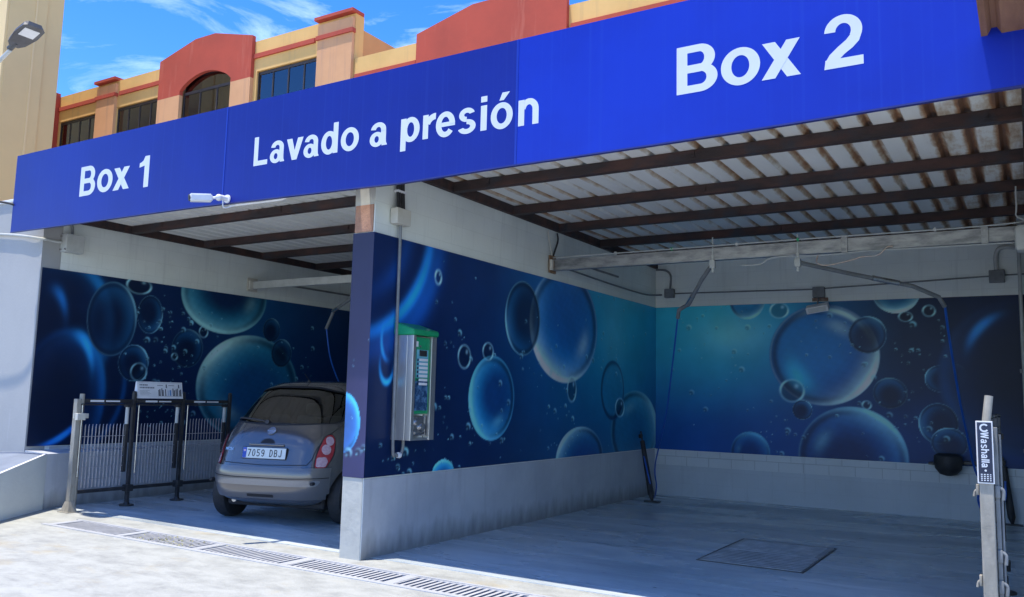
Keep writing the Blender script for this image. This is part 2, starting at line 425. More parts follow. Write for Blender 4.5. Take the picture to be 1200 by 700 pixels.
# ------------------------------------------------------------------ ground
# one sheet with a slot for the drain channel
DX0, DX1, DY0, DY1 = -3.83, 6.05, -.54, -.20
b = MB()
xs = [-150, DX0, DX1, 150]; ys = [-150, DY0, DY1, 150]
V = [[b.bm.verts.new((x, y, 0)) for y in ys] for x in xs]
for i in range(3):
    for j in range(3):
        if i == 1 and j == 1: continue
        b.bm.faces.new((V[i][j], V[i+1][j], V[i+1][j+1], V[i][j+1]))
tag(b.build('ground', M['concrete']), kind='structure')
b = MB(); b.box(-5.39, 5.1, .16, 6.79, -.05, .005); tag(b.build('floor', M['floorpaint']), kind='structure')
b = MB()
b.box(DX0-.05, DX1+.05, DY0-.05, DY1+.05, -.26, -.22)
b.box(DX0-.05, DX1+.05, DY0-.05, DY0, -.22, -.002); b.box(DX0-.05, DX1+.05, DY1, DY1+.05, -.22, -.002)
b.box(DX0-.05, DX0, DY0, DY1, -.22, -.002); b.box(DX1, DX1+.05, DY0, DY1, -.22, -.002)
tag(b.build('drain_channel', M['darkpit']), kind='structure')
# raised pale rims each side of the channel
b = MB(); b.box(DX0-.06, DX1, DY0-.05, DY0, -.01, .006); b.box(DX0-.06, DX1, DY1, DY1+.035, -.01, .006)
tag(b.build('drain_rim', M['margin']), kind='structure')
edges = [-3.80, -2.66, -1.52, -.38, .76, 1.90, 3.04, 4.18, 5.32]
dl = ['drain grate section at the far left end by the grey ledge',
      'drain grate section in front of the mat rack, second from the left end',
      'drain grate section with dry weeds sprouting between its bars, before the car bay',
      'drain grate section just left of the dividing wall end',
      'drain grate section directly in front of the dividing wall end',
      'drain grate section cut by the bottom edge, right of the dividing wall',
      'drain grate section outside the middle of the right bay',
      'drain grate section outside the right part of the right bay']
def grate(x0, x1):
    b = MB()
    b.box(x0+.048, x1-.048, DY0+.004, DY0+.022, -.035, .002); b.box(x0+.048, x1-.048, DY1-.022, DY1-.004, -.035, .002)
    b.box(x0+.048, x0+.062, DY0+.022, DY1-.022, -.035, .002); b.box(x1-.062, x1-.048, DY0+.022, DY1-.022, -.035, .002)
    x = x0+.105
    while x < x1-.075:
        b.box(x-.015, x+.015, DY0+.022, DY1-.022, -.014, -.001)
        x += .0605
    return b
gm = None
for i in range(len(edges)-1):
    if gm is None:
        o = grate(0, 1.14).build('drain_grate', M['grate']); gm = o
    else:
        o = gm.copy(); C.objects.link(o)
    o.location = (edges[i], 0, 0)
    tag(o, dl[i], 'drain grate', 'grates of the floor drain')
b = MB()
for x in edges[:-1]+edges[-1:]: b.box(x-.046, x+.046, DY0+.001, DY1-.001, -.04, .0045)
tag(b.build('drain_bridges', M['margin']), kind='structure')
# weeds
b = MB()
for k in range(110):
    x = random.gauss(-2.0, .25); y = random.uniform(DY0+.02, DY1-.02); h = random.uniform(.004, .016)
    a = random.uniform(0, PI); dx, dy = math.cos(a)*.006, math.sin(a)*.006
    l = Vector((random.uniform(-.02, .02), random.uniform(-.02, .02), h))
    v = [b.bm.verts.new(p) for p in ((x-dx, y-dy, .0), (x+dx, y+dy, .0), (x+l.x, y+l.y, l.z+.002))]
    b.bm.faces.new(v)
tag(b.build('weeds', M['lichen']), 'dry yellowish weeds sprouting from the drain grate before the car bay', 'weeds', kind='stuff')

# ------------------------------------------------------------------ murals
def sstep(a, b_, x):
    t = np.clip((x-a)/(b_-a), 0, 1); return t*t*(3-2*t)
def mixc(A, Bc, f): return A*(1-f[..., None])+Bc*f[..., None]
def c3(*a): return np.array(a, float)
def bubble(col, U, Z, cu, cz, ru, rz=None, inner=(.004, .03, .13), outer=(.01, .16, .26), rim=(.30, .50, .62), ang=-120, spread=1.3,
           rimw=.11, body=.85, ring=.35, soft=.02, spec=True, flip=1, lk=1.0):
    rz = rz or ru
    u = (U-cu)/ru*flip; z = (Z-cz)/rz
    d = np.sqrt(u*u+z*z); th = np.arctan2(z, u)
    ins = 1-sstep(1-soft, 1+soft, d)
    da = np.abs((th-R(ang)+PI) % (2*PI)-PI)
    w = np.exp(-(da/spread)**2)
    # translucent body
    g = np.clip((d*.9+.35*np.cos(th-R(ang))*d), 0, 1)
    bc = mixc(np.broadcast_to(c3(*inner), col.shape), c3(*outer), sstep(.25, 1.0, g))
    out = mixc(col, bc, ins*body)
    # broad soft light on one side falling off inwards, thin ring all round
    limb = np.clip((d-.45)/.55, 0, 1)**(2.6)*w*ins
    out = mixc(out, c3(*rim)*.9, np.clip(limb*1.05*lk, 0, 1))
    rm = np.exp(-((d-(1-rimw*.6))/(rimw*.75))**2)*w*ins
    out = mixc(out, c3(*rim), np.clip(rm, 0, 1)*.8)
    tr = np.exp(-((d-.975)/.020)**2)*ins
    out = mixc(out, c3(*rim)*.5, tr*ring*.8)
    dk = np.exp(-((d-.90)/.07)**2)*ins*(1-w)
    out = mixc(out, c3(.001, .006, .03), dk*.6)
    if spec:
        # faint second glow near the far edge, broken by finer texture
        s2 = np.exp(-((d-.62)/.12)**2)*np.exp(-(((np.abs((th-R(ang+95)+PI) % (2*PI)-PI))/.38)**2))
        out = mixc(out, c3(*rim)*.7, np.clip(s2*.35, 0, 1)*ins)
        t = (np.sin(U*31+Z*17)+np.sin(U*53-Z*41+1.7)+np.sin(U*19+Z*67+.6))/3
        out = out*(1+.05*t*ins)[..., None]
    return out
def dark_glass(col, U, Z, cu, cz, r, rz=None, ang=120, k=1.0):
    return bubble(col, U, Z, cu, cz, r, rz, inner=(.001, .008, .04), outer=(.004, .05, .15), rim=tuple(c*k for c in (.20, .42, .58)), ang=ang,
                  spread=.6, rimw=.05, body=.8, ring=.6, lk=.22, spec=False)
def ringb(col, U, Z, cu, cz, r, rz=None, k=1.0):
    rz = rz or r
    u = (U-cu)/r; z = (Z-cz)/rz; d = np.sqrt(u*u+z*z); th = np.arctan2(z, u)
    w = .35+.65*np.clip(np.cos(2*th+1.0), 0, 1)
    out = mixc(col, col*.55, (1-sstep(.8, 1.0, d))*.8)
    w_ = max(.09, .011/r)
    out = mixc(out, c3(.22, .42, .55)*k, np.exp(-((d-.92)/w_)**2)*w*.8)
    s = np.exp(-(((u-.35)/.16)**2+((z-.4)/.18)**2))
    return mixc(out, c3(.3, .5, .65)*k, s*.35)
def glow(col, U, Z, cu, cz, r, rz, a0, a1, w, c, k):
    u = (U-cu)/r; z = (Z-cz)/rz; d = np.sqrt(u*u+z*z); th = np.degrees(np.arctan2(z, u))
    mid = (a0+a1)/2; half = (a1-a0)/2
    da = np.abs((th-mid+180) % 360-180)
    f = np.exp(-((d-1)/w)**2)*np.exp(-(da/half)**2)
    return mixc(col, c3(*c), np.clip(f*k, 0, 1))
def droplets(col, U, Z, boxes, n, seed, k=1.0):
    rs = np.random.RandomState(seed)
    for i in range(n):
        bx = boxes[rs.randint(len(boxes))]
        cu = rs.normal(bx[0], bx[2]); cz = rs.normal(bx[1], bx[3]); r = .010+.036*rs.rand()**3.2
        msk = (np.abs(U-cu) < r*1.6) & (np.abs(Z-cz) < r*1.6)
        if not msk.any(): continue
        i0 = np.where(msk.any(1))[0]; j0 = np.where(msk.any(0))[0]
        sl = np.s_[i0[0]:i0[-1]+1, j0[0]:j0[-1]+1]
        u = (U[sl]-cu)/r; z = (Z[sl]-cz)/r; d = np.sqrt(u*u+z*z)
        c = mixc(col[sl], col[sl]*.55, (1-sstep(.7, 1., d))*.7)
        e = np.exp(-((d-.8)/.32)**2)*np.clip(.25+.9*(u*.5+z*.7), 0, 1)
        e2 = np.exp(-(((u+.35)/.35)**2+((z+.4)/.3)**2))
        kk = rs.uniform(.2, .8)
        c = mixc(c, c3(.16, .36, .50)*k, np.clip(e*kk+e2*.25, 0, 1)); col[sl] = c
    return col

def bgfield(U, Z, stops, zdark=0.0, seed=0):
    us = [s_[0] for s_ in stops]
    top = np.stack([np.interp(U, us, [s_[1][k] for s_ in stops]) for k in range(3)], -1)
    bot = np.stack([np.interp(U, us, [s_[2][k] for s_ in stops]) for k in range(3)], -1)
    f = np.clip((Z-.7)/2.2, 0, 1); f = f*f*(3-2*f)
    return bot*(1-f[..., None])+top*f[..., None]

def mural_div(U, Z):
    nv = (.001, .008, .045)
    c = bgfield(U, Z, [(-.3, (.003, .012, .06), nv), (.8, (.002, .012, .07), (.001, .010, .055)), (2.0, (.002, .02, .10), (.001, .014, .07)),
                       (3.2, (.004, .06, .20), (.002, .035, .12)), (4.6, (.006, .14, .27), (.003, .05, .15)), (5.6, (.012, .17, .28), (.005, .07, .17)), (6.8, (.008, .13, .25), (.003, .04, .14))])
    c = mixc(c, c3(.05, .22, .34), .55*np.exp(-(((U-5.2)/.35)**2+((Z-2.35)/.45)**2)))
    c = glow(c, U, Z, -.3, 3.1, 1.15, 1.15, -72, -8, .055, (.01, .20, .72), .95)
    c = glow(c, U, Z, -.3, 3.1, 1.30, 1.30, -80, 0, .10, (.003, .05, .26), .8)
    c = glow(c, U, Z, -.3, 3.1, .80, .80, -70, 0, .12, (.002, .03, .16), .7)
    c = glow(c, U, Z, .24, 1.72, .10, .17, -160, -20, .16, (.02, .28, .75), .8)
    c = glow(c, U, Z, .26, 1.95, .11, .20, 160, 250, .14, (.02, .22, .65), .7)
    c = bubble(c, U, Z, 3.73, 2.36, .92, .72, inner=(.003, .045, .20), outer=(.006, .10, .30), rim=(.42, .58, .66), ang=-125, spread=.95, rimw=.07)
    c = dark_glass(c, U, Z, 2.66, 2.36, .40, .44, 200)
    c = bubble(c, U, Z, 2.04, 1.43, .46, .46, inner=(.002, .03, .13), outer=(.005, .13, .32), rim=(.12, .42, .62), ang=200, spread=1.2, rimw=.09, ring=.6)
    c = ringb(c, U, Z, 1.93, 1.93, .11, .10)
    c = ringb(c, U, Z, 1.48, 1.85, .12, .13)
    c = bubble(c, U, Z, 5.98, 1.0, .86, .58, inner=(.006, .075, .17), outer=(.02, .16, .26), rim=(.16, .34, .42), ang=20, spread=.8, body=.6)
    c = bubble(c, U, Z, 5.17, 1.57, .40, .42, inner=(.006, .09, .20), outer=(.004, .07, .18), rim=(.03, .16, .28), ang=30, spread=.8, body=.5)
    c = glow(c, U, Z, 5.17, 1.57, .37, .40, -170, 170, .05, (.001, .02, .09), .85)
    c = bubble(c, U, Z, 4.2, .66, .68, .42, inner=(.002, .03, .14), outer=(.006, .08, .2), rim=(.25, .42, .52), ang=140, spread=.9, rimw=.08)
    c = ringb(c, U, Z, 3.92, 1.56, .13, .17); c = ringb(c, U, Z, 5.42, 1.33, .16, .14)
    c = bubble(c, U, Z, 1.17, .66, .19, .15, inner=(.004, .06, .2), outer=(.01, .18, .4), rim=(.1, .4, .65), ang=100, spread=1.4)
    c = ringb(c, U, Z, .98, 2.62, .055, .075, 1.2)
    c = droplets(c, U, Z, [(1.7, .95, .5, .2), (3.1, 1.75, .35, .5), (3.9, 1.2, .4, .3), (1.3, 1.6, .4, .5), (5, 2.2, .5, .4), (.6, 1.0, .3, .3)], 190, 3, 1.1)
    return c
def mural_back(U, Z):
    c = bgfield(U, Z, [(0, (.012, .17, .28), (.002, .03, .14)), (1.0, (.02, .22, .33), (.002, .035, .17)), (1.8, (.012, .15, .28), (.001, .03, .14)),
                       (2.8, (.003, .05, .14), (.001, .015, .09)), (3.6, (.001, .015, .06), (.001, .012, .06)), (5.3, (.0015, .01, .05), (.001, .008, .045))])
    c = mixc(c, c3(.10, .28, .38), .6*np.exp(-(((U-1.25)/.5)**2+((Z-2.45)/.28)**2)))
    c = mixc(c, c3(.0, .03, .16), .5*np.exp(-(((Z-1.0)/.5)**2)))
    c = ringb(c, U, Z, 1.93, 2.80, .14, .12)
    c = bubble(c, U, Z, 2.53, 2.15, .75, .72, inner=(.004, .075, .24), outer=(.004, .04, .17), rim=(.36, .50, .56), ang=-35, spread=.75, rimw=.08)
    c = glow(c, U, Z, 2.53, 2.15, .68, .64, 30, 100, .06, (.30, .45, .52), .75)
    c = glow(c, U, Z, 2.53, 2.15, .45, .50, 190, 250, .28, (.02, .25, .42), .75)
    c = dark_glass(c, U, Z, 3.13, 2.42, .25, .26, 60, .9)
    c = ringb(c, U, Z, 2.10, 1.63, .18, .17); c = dark_glass(c, U, Z, 2.24, 1.36, .14, .14, 40)
    c = bubble(c, U, Z, 2.89, .72, .72, .70, inner=(.001, .014, .08), outer=(.003, .05, .19), rim=(.16, .36, .5), ang=55, spread=.7, rimw=.07, ring=.45)
    c = bubble(c, U, Z, 1.46, 2.98, .27, .30, inner=(.004, .08, .2), outer=(.003, .05, .16), rim=(.15, .36, .48), ang=-70, spread=.9)
    c = bubble(c, U, Z, 3.51, 3.03, .31, .32, inner=(.003, .04, .13), outer=(.006, .1, .2), rim=(.3, .48, .56), ang=-80, spread=.9)
    c = ringb(c, U, Z, 3.62, 2.66, .09, .07); c = ringb(c, U, Z, 3.91, 2.73, .08, .08, 1.1)
    c = dark_glass(c, U, Z, 3.40, 1.62, .22, .21, 100, .45); c = ringb(c, U, Z, 3.1, 1.45, .06)
    c = dark_glass(c, U, Z, 4.02, 1.82, .19, .18, 160, .9); c = dark_glass(c, U, Z, 4.2, 1.86, .13, .16, 60, .7)
    c = bubble(c, U, Z, 4.95, 1.85, .95, .98, inner=(.0008, .006, .03), outer=(.001, .012, .06), rim=(.003, .03, .12), ang=200, body=.9, ring=.1, spec=False, soft=.06)
    c = glow(c, U, Z, 5.0, 2.0, .68, .72, 118, 158, .08, (.01, .13, .42), .9)
    c = dark_glass(c, U, Z, 3.98, 1.23, .24, .27, 190, .9); c = dark_glass(c, U, Z, 4.10, .98, .22, .20, 110, .8)
    c = bubble(c, U, Z, 1.49, .72, .29, .30, inner=(.001, .02, .1), outer=(.003, .05, .18), rim=(.05, .2, .36), ang=70, spread=1)
    c = droplets(c, U, Z, [(.9, 2.0, .4, .5), (1.8, 1.0, .3, .2), (3.7, 2.1, .3, .3), (3.6, 1.2, .3, .3), (1.0, 2.6, .4, .2), (2.6, 2.3, .3, .3)], 170, 8, 1.0)
    return c
def mural_left(U, Z):
    c = bgfield(U, Z, [(0, (.0015, .01, .05), (.001, .006, .03)), (1.2, (.001, .012, .06), (.001, .008, .04)), (2.2, (.001, .015, .08), (.001, .012, .065)),
                       (3.6, (.002, .045, .15), (.001, .02, .10)), (4.6, (.002, .03, .12), (.001, .015, .08)), (6.8, (.0015, .018, .08), (.001, .01, .06))])
    c = bubble(c, U, Z, .35, 2.25, .62, .85, inner=(.001, .007, .035), outer=(.001, .012, .06), rim=(.003, .06, .2), ang=20, spread=1.2, rimw=.12, body=.85, ring=.0, spec=False, soft=.08)
    c = glow(c, U, Z, .33, 2.2, .66, .80, -30, 75, .10, (.006, .10, .30), .85)
    c = bubble(c, U, Z, .42, 1.3, .55, .85, inner=(.0008, .006, .03), outer=(.001, .012, .06), rim=(.002, .05, .2), ang=30, spread=1.2, rimw=.12, body=.9, ring=.0, spec=False, soft=.08)
    c = glow(c, U, Z, .42, 1.3, .55, .85, 10, 80, .07, (.005, .09, .28), .7)
    c = glow(c, U, Z, .50, 1.55, .28, .55, 20, 80, .14, (.02, .26, .7), .75)
    c = glow(c, U, Z, .15, 2.2, .22, .45, 20, 85, .2, (.008, .10, .35), .7)
    c = glow(c, U, Z, .0, 1.6, .85, .92, -75, -45, .04, (.01, .16, .7), .9)
    c = glow(c, U, Z, .30, 1.5, .95, 1.0, -70, 30, .04, (.003, .05, .2), .7)
    c = dark_glass(c, U, Z, 1.0, 2.35, .36, .5, 30, .7); c = dark_glass(c, U, Z, 1.56, 2.46, .20, .27, -30, .9)
    c = ringb(c, U, Z, 1.36, 2.84, .20, .12)
    c = dark_glass(c, U, Z, 1.36, 1.78, .23, .25, 40, 1.1); c = ringb(c, U, Z, 1.45, 1.66, .13)
    c = dark_glass(c, U, Z, 2.21, 2.03, .27, .28, 60, .45); c = ringb(c, U, Z, 2.47, 2.29, .08, .09); c = ringb(c, U, Z, 2.0, 1.9, .05)
    c = bubble(c, U, Z, 2.84, 2.87, .80, .58, inner=(.001, .014, .07), outer=(.008, .13, .24), rim=(.22, .42, .48), ang=-110, spread=1.0, rimw=.07)
    c = bubble(c, U, Z, 3.40, 1.5, 1.0, .80, inner=(.003, .05, .16), outer=(.008, .13, .24), rim=(.30, .46, .48), ang=135, spread=.65, rimw=.11)
    c = dark_glass(c, U, Z, 3.78, 2.42, .18, .19, 60, .6); c = dark_glass(c, U, Z, 4.02, 2.06, .22, .23, 60, .8)
    c = c*(.78+.0*U)[..., None]
    c = droplets(c, U, Z, [(1.9, 2.3, .3, .3), (1.9, 1.5, .3, .3), (2.5, 2.1, .3, .3), (2.0, 1.1, .4, .2), (4.2, 1.7, .3, .4)], 160, 12, 1.0)
    return c
def mural_front(U, Z):
    # strip on the end of the dividing wall
    c = bgfield(U, Z, [(-.3, (.016, .014, .042), (.022, .020, .070)), (0, (.018, .016, .048), (.026, .024, .080))])
    c = bubble(c, U, Z, -.26, 1.18, .20, .27, inner=(.012, .07, .24), outer=(.012, .08, .30), rim=(.04, .26, .55), ang=40, body=.6, spread=1.2, rimw=.12)
    c = droplets(c, U, Z, [(-.1, 1.7, .1, .3), (-.1, .9, .1, .1)], 14, 5)
    return c

def mural(name, fn, u0, u1, z0, z1, step, place, parent):
    nu = int((u1-u0)/step)+1; nz = int((z1-z0)/step)+1
    uu = np.linspace(u0, u1, nu); zz = np.linspace(z0, z1, nz)
    U, Z = np.meshgrid(uu, zz, indexing='ij')
    col = fn(U, Z)
    P = place(U.ravel(), Z.ravel())
    me = bpy.data.meshes.new(name)
    idx = np.arange(nu*nz).reshape(nu, nz)
    q = np.stack([idx[:-1, :-1], idx[1:, :-1], idx[1:, 1:], idx[:-1, 1:]], -1).reshape(-1, 4)
    me.vertices.add(nu*nz); me.vertices.foreach_set('co', P.ravel())
    me.loops.add(q.size); me.loops.foreach_set('vertex_index', q.ravel())
    me.polygons.add(len(q)); me.polygons.foreach_set('loop_start', np.arange(0, q.size, 4))
    me.polygons.foreach_set('loop_total', np.full(len(q), 4))
    me.update(calc_edges=True)
    at = me.color_attributes.new('print', 'FLOAT_COLOR', 'POINT')
    rgba = np.ones((nu*nz, 4), np.float32); cl = col.reshape(-1, 3); cl = cl*(.50+.50*sstep(0, .22, cl.max(1)))[:, None]
    rgba[:, :3] = np.clip(cl*np.array([2.6, 2.85, 2.45])+np.array([.002, .003, .005]), 0, .8)
    at.data.foreach_set('color', rgba.ravel())
    me.materials.append(M['mural'])
    o = bpy.data.objects.new(name, me); C.objects.link(o)
    if parent: o.parent = parent
    return o

# ------------------------------------------------------------------ walls
D = 6.79; MB0, MB1 = .706, 2.905; WT = 3.53; LX = -5.386
w = empty('dividing_wall', label='grey block wall between the two bays, clad in dark blue bubble print', cat='wall')
b = MB(); b.box(-.236, 0, 0, D+.0, 0, WT, .004); b.build('masonry', M['wall_x'], w)
b = MB(); b.box(-.236, -.004, -.006, .0, 0.0, MB0-.003); b.box(-.236, -.004, -.006, .0, 3.165, WT-.002); b.build('end_face', mat('wall_end_paint', (.48, .48, .43), .6, col2=(.40, .40, .36), nscale=5, lo=.45, hi=.7, detail=9, bump=.5, bscale=14), w)
b = MB(); b.box(0.0, .006, .003, D-.02, 0.005, MB0-.012); b.build('skirting', M['skirt'], w)
b = MB(); b.box(-.225, -.012, -.012, -.001, 2.912, 3.163); b.build('bare_brick', M['terracotta'], w)
o = mural('mural', mural_div, -.012, D-.004, MB0, MB1, .0125, lambda u, z: np.stack([np.full_like(u, .012), u, z], -1), w)
o = mural('mural_end_strip', mural_front, -.238, .012, MB0, MB1, .0125, lambda u, z: np.stack([u, np.full_like(u, -.012), z], -1), w)
b = MB(); b.box(-.240, -.237, -.012, .05, MB0, MB1); b.box(-.24, .0, -.011, 0, MB0-.002, MB1); b.build('mural_backing', M['navy'], w)

w = empty('back_wall', label='grey block wall at the back of the bays under bubble print', cat='wall')
b = MB(); b.box(LX-.24, 5.34, D, D+.2, 0, WT+.12); b.build('masonry', M['wall_y'], w)
for xa, xb in ((.006, 5.1), (LX, -.236)):
    b = MB(); b.box(xa, xb, D-.006, D, .005, .462); b.build('skirting', block_mat('skirting_blocks', (.54, .58, .61), .93, .15), w)
    b = MB(); b.box(xa, xb, D-.009, D, .4645, MB0-.02)
    for k in range(14):
        xx = .31+k*.345
        if xa < xx < xb: b.box(xx-.002, xx+.002, D-.0098, D-.0092, .4645, MB0-.02)
    b.build('tile_course', block_mat('bare_course', (.64, .67, .68), .70, .5, .345, .60), w)
mural('mural', mural_back, .012, 5.1, MB0-.01, MB1, .0135, lambda u, z: np.stack([u, np.full_like(u, D-.012), z], -1), w)
o = mural('mural', lambda U, Z: mural_left(5.2+(U-LX)*.4, Z), LX+.012, -.24, MB0, MB1, .03, lambda u, z: np.stack([u, np.full_like(u, D-.012), z], -1), w)

w = empty('side_wall', label='grey wall on the left of the car bay, clad in dark bubble print', cat='wall')
b = MB(); b.box(LX-.24, LX, .242, D, 0, WT); b.build('masonry', M['wall_x'], w)
mural('mural', mural_left, .012, D-.02, MB0, MB1, .013, lambda u, z: np.stack([np.full_like(u, LX+.012), u, z], -1), w)
b = MB(); b.box(LX, LX+.006, .3, D-.02, .005, MB0-.01); b.build('skirting', M['skirt'], w)
w = empty('side_wall', label='plain grey wall closing the right bay behind the tall post', cat='wall')
b = MB(); b.box(5.1, 5.34, 0, D, 0, WT); b.build('masonry', M['wall_x'], w)

w = empty('front_pier', (-8, 0, 0), label='pale sunlit wall left of the car bay entrance', cat='wall')
b = MB(); b.box(-12, LX-.0, -.004, .24, 0, 3.80); part(b, 'masonry', M['pier'], w)
b = MB(); b.box(-12.02, LX+.01, -.03, .26, 3.80, 3.84, .008); part(b, 'coping', M['white'], w)

# ledge and low sloping side wall
w = empty('low_ledge_wall', (-5, 0, 0), label='low blue grey ledge sloping forward at the foot of the pale wall', cat='wall')
b = MB()
zf = lambda x, y: .64+.19*min(y, 0)*.9-.05*max(0, -5.4-x)
foot = [(-4.90, 0), (-4.38, -.75), (-3.75, -1.66), (-3.3, -2.3), (-12, -2.3), (-12, 0)]
bt = [b.bm.verts.new((x, y, -.02)) for x, y in foot]; tp = [b.bm.verts.new((x, y, zf(x, y))) for x, y in foot]
mid = b.bm.verts.new((-5.4, 0, .64))
n = len(foot)
for i in range(n-1): b.bm.faces.new((bt[i], bt[i+1], tp[i+1], tp[i]))
b.bm.faces.new((bt[5], bt[0], tp[0], mid, tp[5]))
part(b, 'sloping_block', M['ledge'], w)
b = MB(); tq = [(x, y, zf(x, y)+.0) for x, y in foot]+[(-5.4, 0, .64)]
b.bm.faces.new([b.bm.verts.new(p) for p in tq]); part(b, 'top_slab', mat('slab_shade_tone', (.20, .235, .29), .7, col2=(.16, .19, .24), nscale=3, bump=.3), w)  # top coloured darker than the block, painting in the shade on it
b = MB()
b.prism([(-4.90, .004, 0), (-4.96, .004, 0), (LX+.001, .004, 0), (LX+.001, .004, .66), (-4.915, .004, .64)], (0, .6, 0))
# taper towards the back of the bay
for v in b.bm.verts:
    if v.co.y > .3 and v.co.x > LX+.1: v.co.x -= .10
b.prism([(-5.0, .604, 0), (LX+.001, .604, 0), (LX+.001, .604, .66), (-5.015, .604, .64)], (0, 3.0, 0))
for v in b.bm.verts:
    if v.co.y > 3 and v.co.x > LX+.1: v.co.x = LX+.03
part(b, 'ledge', M['skirt'], w)
b = MB()
e = [(-4.90, 0, .64), (-4.38, -.75, zf(-4.38, -.75)), (-3.75, -1.66, zf(-3.75, -1.66)), (-3.3, -2.3, zf(-3.3, -2.3))]
for i in range(3):
    p, q_ = Vector(e[i]), Vector(e[i+1]); dr = (q_-p).normalized(); nn = Vector((-dr.y, dr.x, 0)).normalized()*-.03
    a, c = p+Vector((0, 0, .001)), q_+Vector((0, 0, .001))
    vs = [b.bm.verts.new(v) for v in (a, c, c+nn, a+nn)]; b.bm.faces.new(vs)
    vs2 = [b.bm.verts.new(v+Vector((0, 0, .006))) for v in (a, c, c+nn, a+nn)]; b.bm.faces.new(vs2)
    for k in range(4): b.bm.faces.new((vs[k], vs[(k+1) % 4], vs2[(k+1) % 4], vs2[k]))
part(b, 'white_edge', M['white'], w)

# ------------------------------------------------------------------ roofs
def sheet(x0, x1, y0, y1, z, ny=8):
    b = MB(); rows = []
    prof = [(0.0, 0), (.58, 0), (.68, .042), (.80, .042), (.90, 0)]
    xs_ = []; k = math.floor(x0/PITCH)
    while k*PITCH < x1:
        for f, h in prof:
            x = (k+f)*PITCH
            if x0 <= x <= x1: xs_.append((x, h))
        k += 1
    if not xs_ or xs_[0][0] > x0+.001: xs_.insert(0, (x0, 0))
    ysr = [y0+(y1-y0)*i/ny for i in range(ny+1)]
    g = [[b.bm.verts.new((x, y, z+h)) for y in ysr] for x, h in xs_]
    for i in range(len(g)-1):
        for j in range(ny): b.bm.faces.new((g[i][j], g[i+1][j], g[i+1][j+1], g[i][j+1]))
    # give the sheet its thickness
    r = bmesh.ops.extrude_face_region(b.bm, geom=list(b.bm.faces))
    bmesh.ops.translate(b.bm, verts=[v for v in r['geom'] if isinstance(v, bmesh.types.BMVert)], vec=(0, 0, .003))
    return b
PY = [1.15, 2.34, 3.45, 4.64, 5.80]
def roof(x0, x1, m_, label, my0):
    r = empty('corrugated_roof', ((x0+x1)/2, 3.2, WT), label=label, cat='roof')
    part(sheet(x0, x1, my0, D+.19, WT+.104), 'roof_sheet', m_, r)
    for y in PY:
        b = MB()
        b.box(x0+.05, x1-.05, y, y+.055, WT+.002, WT+.10, .003)
        b.box(x0+.05, x1-.05, y+.055, y+.085, WT+.002, WT+.008)
        # cleats and bolts
        for k in range(3):
            xx = x0+.5+(x1-x0-1)*(k+random.uniform(-.15, .15))/2
            b.box(xx-.015, xx+.015, y-.012, y, WT+.03, WT+.095)
            b.cyl((xx, y-.02, WT+.05), (xx, y-.01, WT+.05), .008, n=8)
        part(b, 'purlin', M['rustbeam'], r)
    return r
r1 = roof(LX-.02, -.118, M['sheet1'], 'white corrugated metal roof over the car bay on dark purlins', -.24)
b = MB(); b.box(LX-.02, LX+.05, .02, D-.01, WT+.0005, WT+.1035); b.box(-.24, -.13, .02, D-.01, WT+.0005, WT+.1035)
b.box(LX, -.24, -.235, -.19, WT+.0, WT+.1)
part(b, 'edge_rail', M['rustbeam'], r1)
r2 = roof(-.118, 5.30, M['sheet2'], 'rust streaked corrugated metal roof over the empty right bay', -.24)
b = MB(); b.box(-.10, .04, .02, D-.01, WT+.0005, WT+.1035); b.box(5.06, 5.2, .02, D-.01, WT+.0005, WT+.1035)
b.box(-.1, 5.2, -.235, -.19, WT, WT+.1)
part(b, 'edge_rail', M['rustbeam'], r2)
b = sheet(4.866, 8.2, -2.0, -.2990, 3.62, 6)
tag(b.build('rusty_awning', M['canopyrust']), 'rusty corrugated awning jutting over the right end of the blue sign', 'awning')

# ------------------------------------------------------------------ sign
SY = -.2985
sg = empty('fascia_sign', (0, SY, 3.3), label='long royal blue fascia sign with white lettering across both bays', cat='sign')
def zb(x):
    return float(np.interp(x, [-5.6, -4.2, -2.3, -1.2, .6, 1.6, 2.5, 3.6, 5.0, 5.6], [3.31, 3.30, 3.29, 3.27, 3.235, 3.25, 3.25, 3.26, 3.29, 3.30]))
def panel(x0, x1):
    b = MB(); n = 10
    xs_ = [x0+(x1-x0)*i/n for i in range(n+1)]
    lo = [(x, SY, zb(x)) for x in xs_]; hi = [(x, SY, 4.268) for x in reversed(xs_)]
    b.prism(lo+hi, (0, .035, 0)); return b
for x0, x1 in ((-5.592, -1.732), (-1.728, 1.668), (1.672, 5.6)):
    part(panel(x0, x1), 'sign_panel', M['sign_right' if x0 > 1 else 'sign'], sg)
b = MB()
for x in np.linspace(-5.5, 5.5, 12): b.box(x-.02, x+.02, SY+.036, SY+.058, 3.33, 4.25)
b.box(-5.58, 5.6, SY+.036, SY+.056, 4.20, 4.25)
part(b, 'support_frame', M['signback'], sg)
b = MB()
for a, c in zip(np.linspace(-5.592, 5.6, 21)[:-1], np.linspace(-5.592, 5.6, 21)[1:]):
    b.prism([(a, SY-.004, zb(a)-.010), (c, SY-.004, zb(c)-.010), (c, SY-.004, zb(c)+.0015), (a, SY-.004, zb(a)+.0015)], (0, .034, 0))
part(b, 'bottom_trim', mat('sign_edge_blue', (.012, .018, .14), .4, col2=(.02, .025, .18), nscale=4), sg)
SEAM = mat('sign_joint_blue', (.004, .022, .30), .3, col2=(.006, .028, .34), nscale=4)
for x in (-1.730, 1.670):
    b = MB(); b.box(x-.010, x+.010, SY-.003, SY-.0005, zb(x), 4.268)
    part(b, 'joint_strip', SEAM, sg)

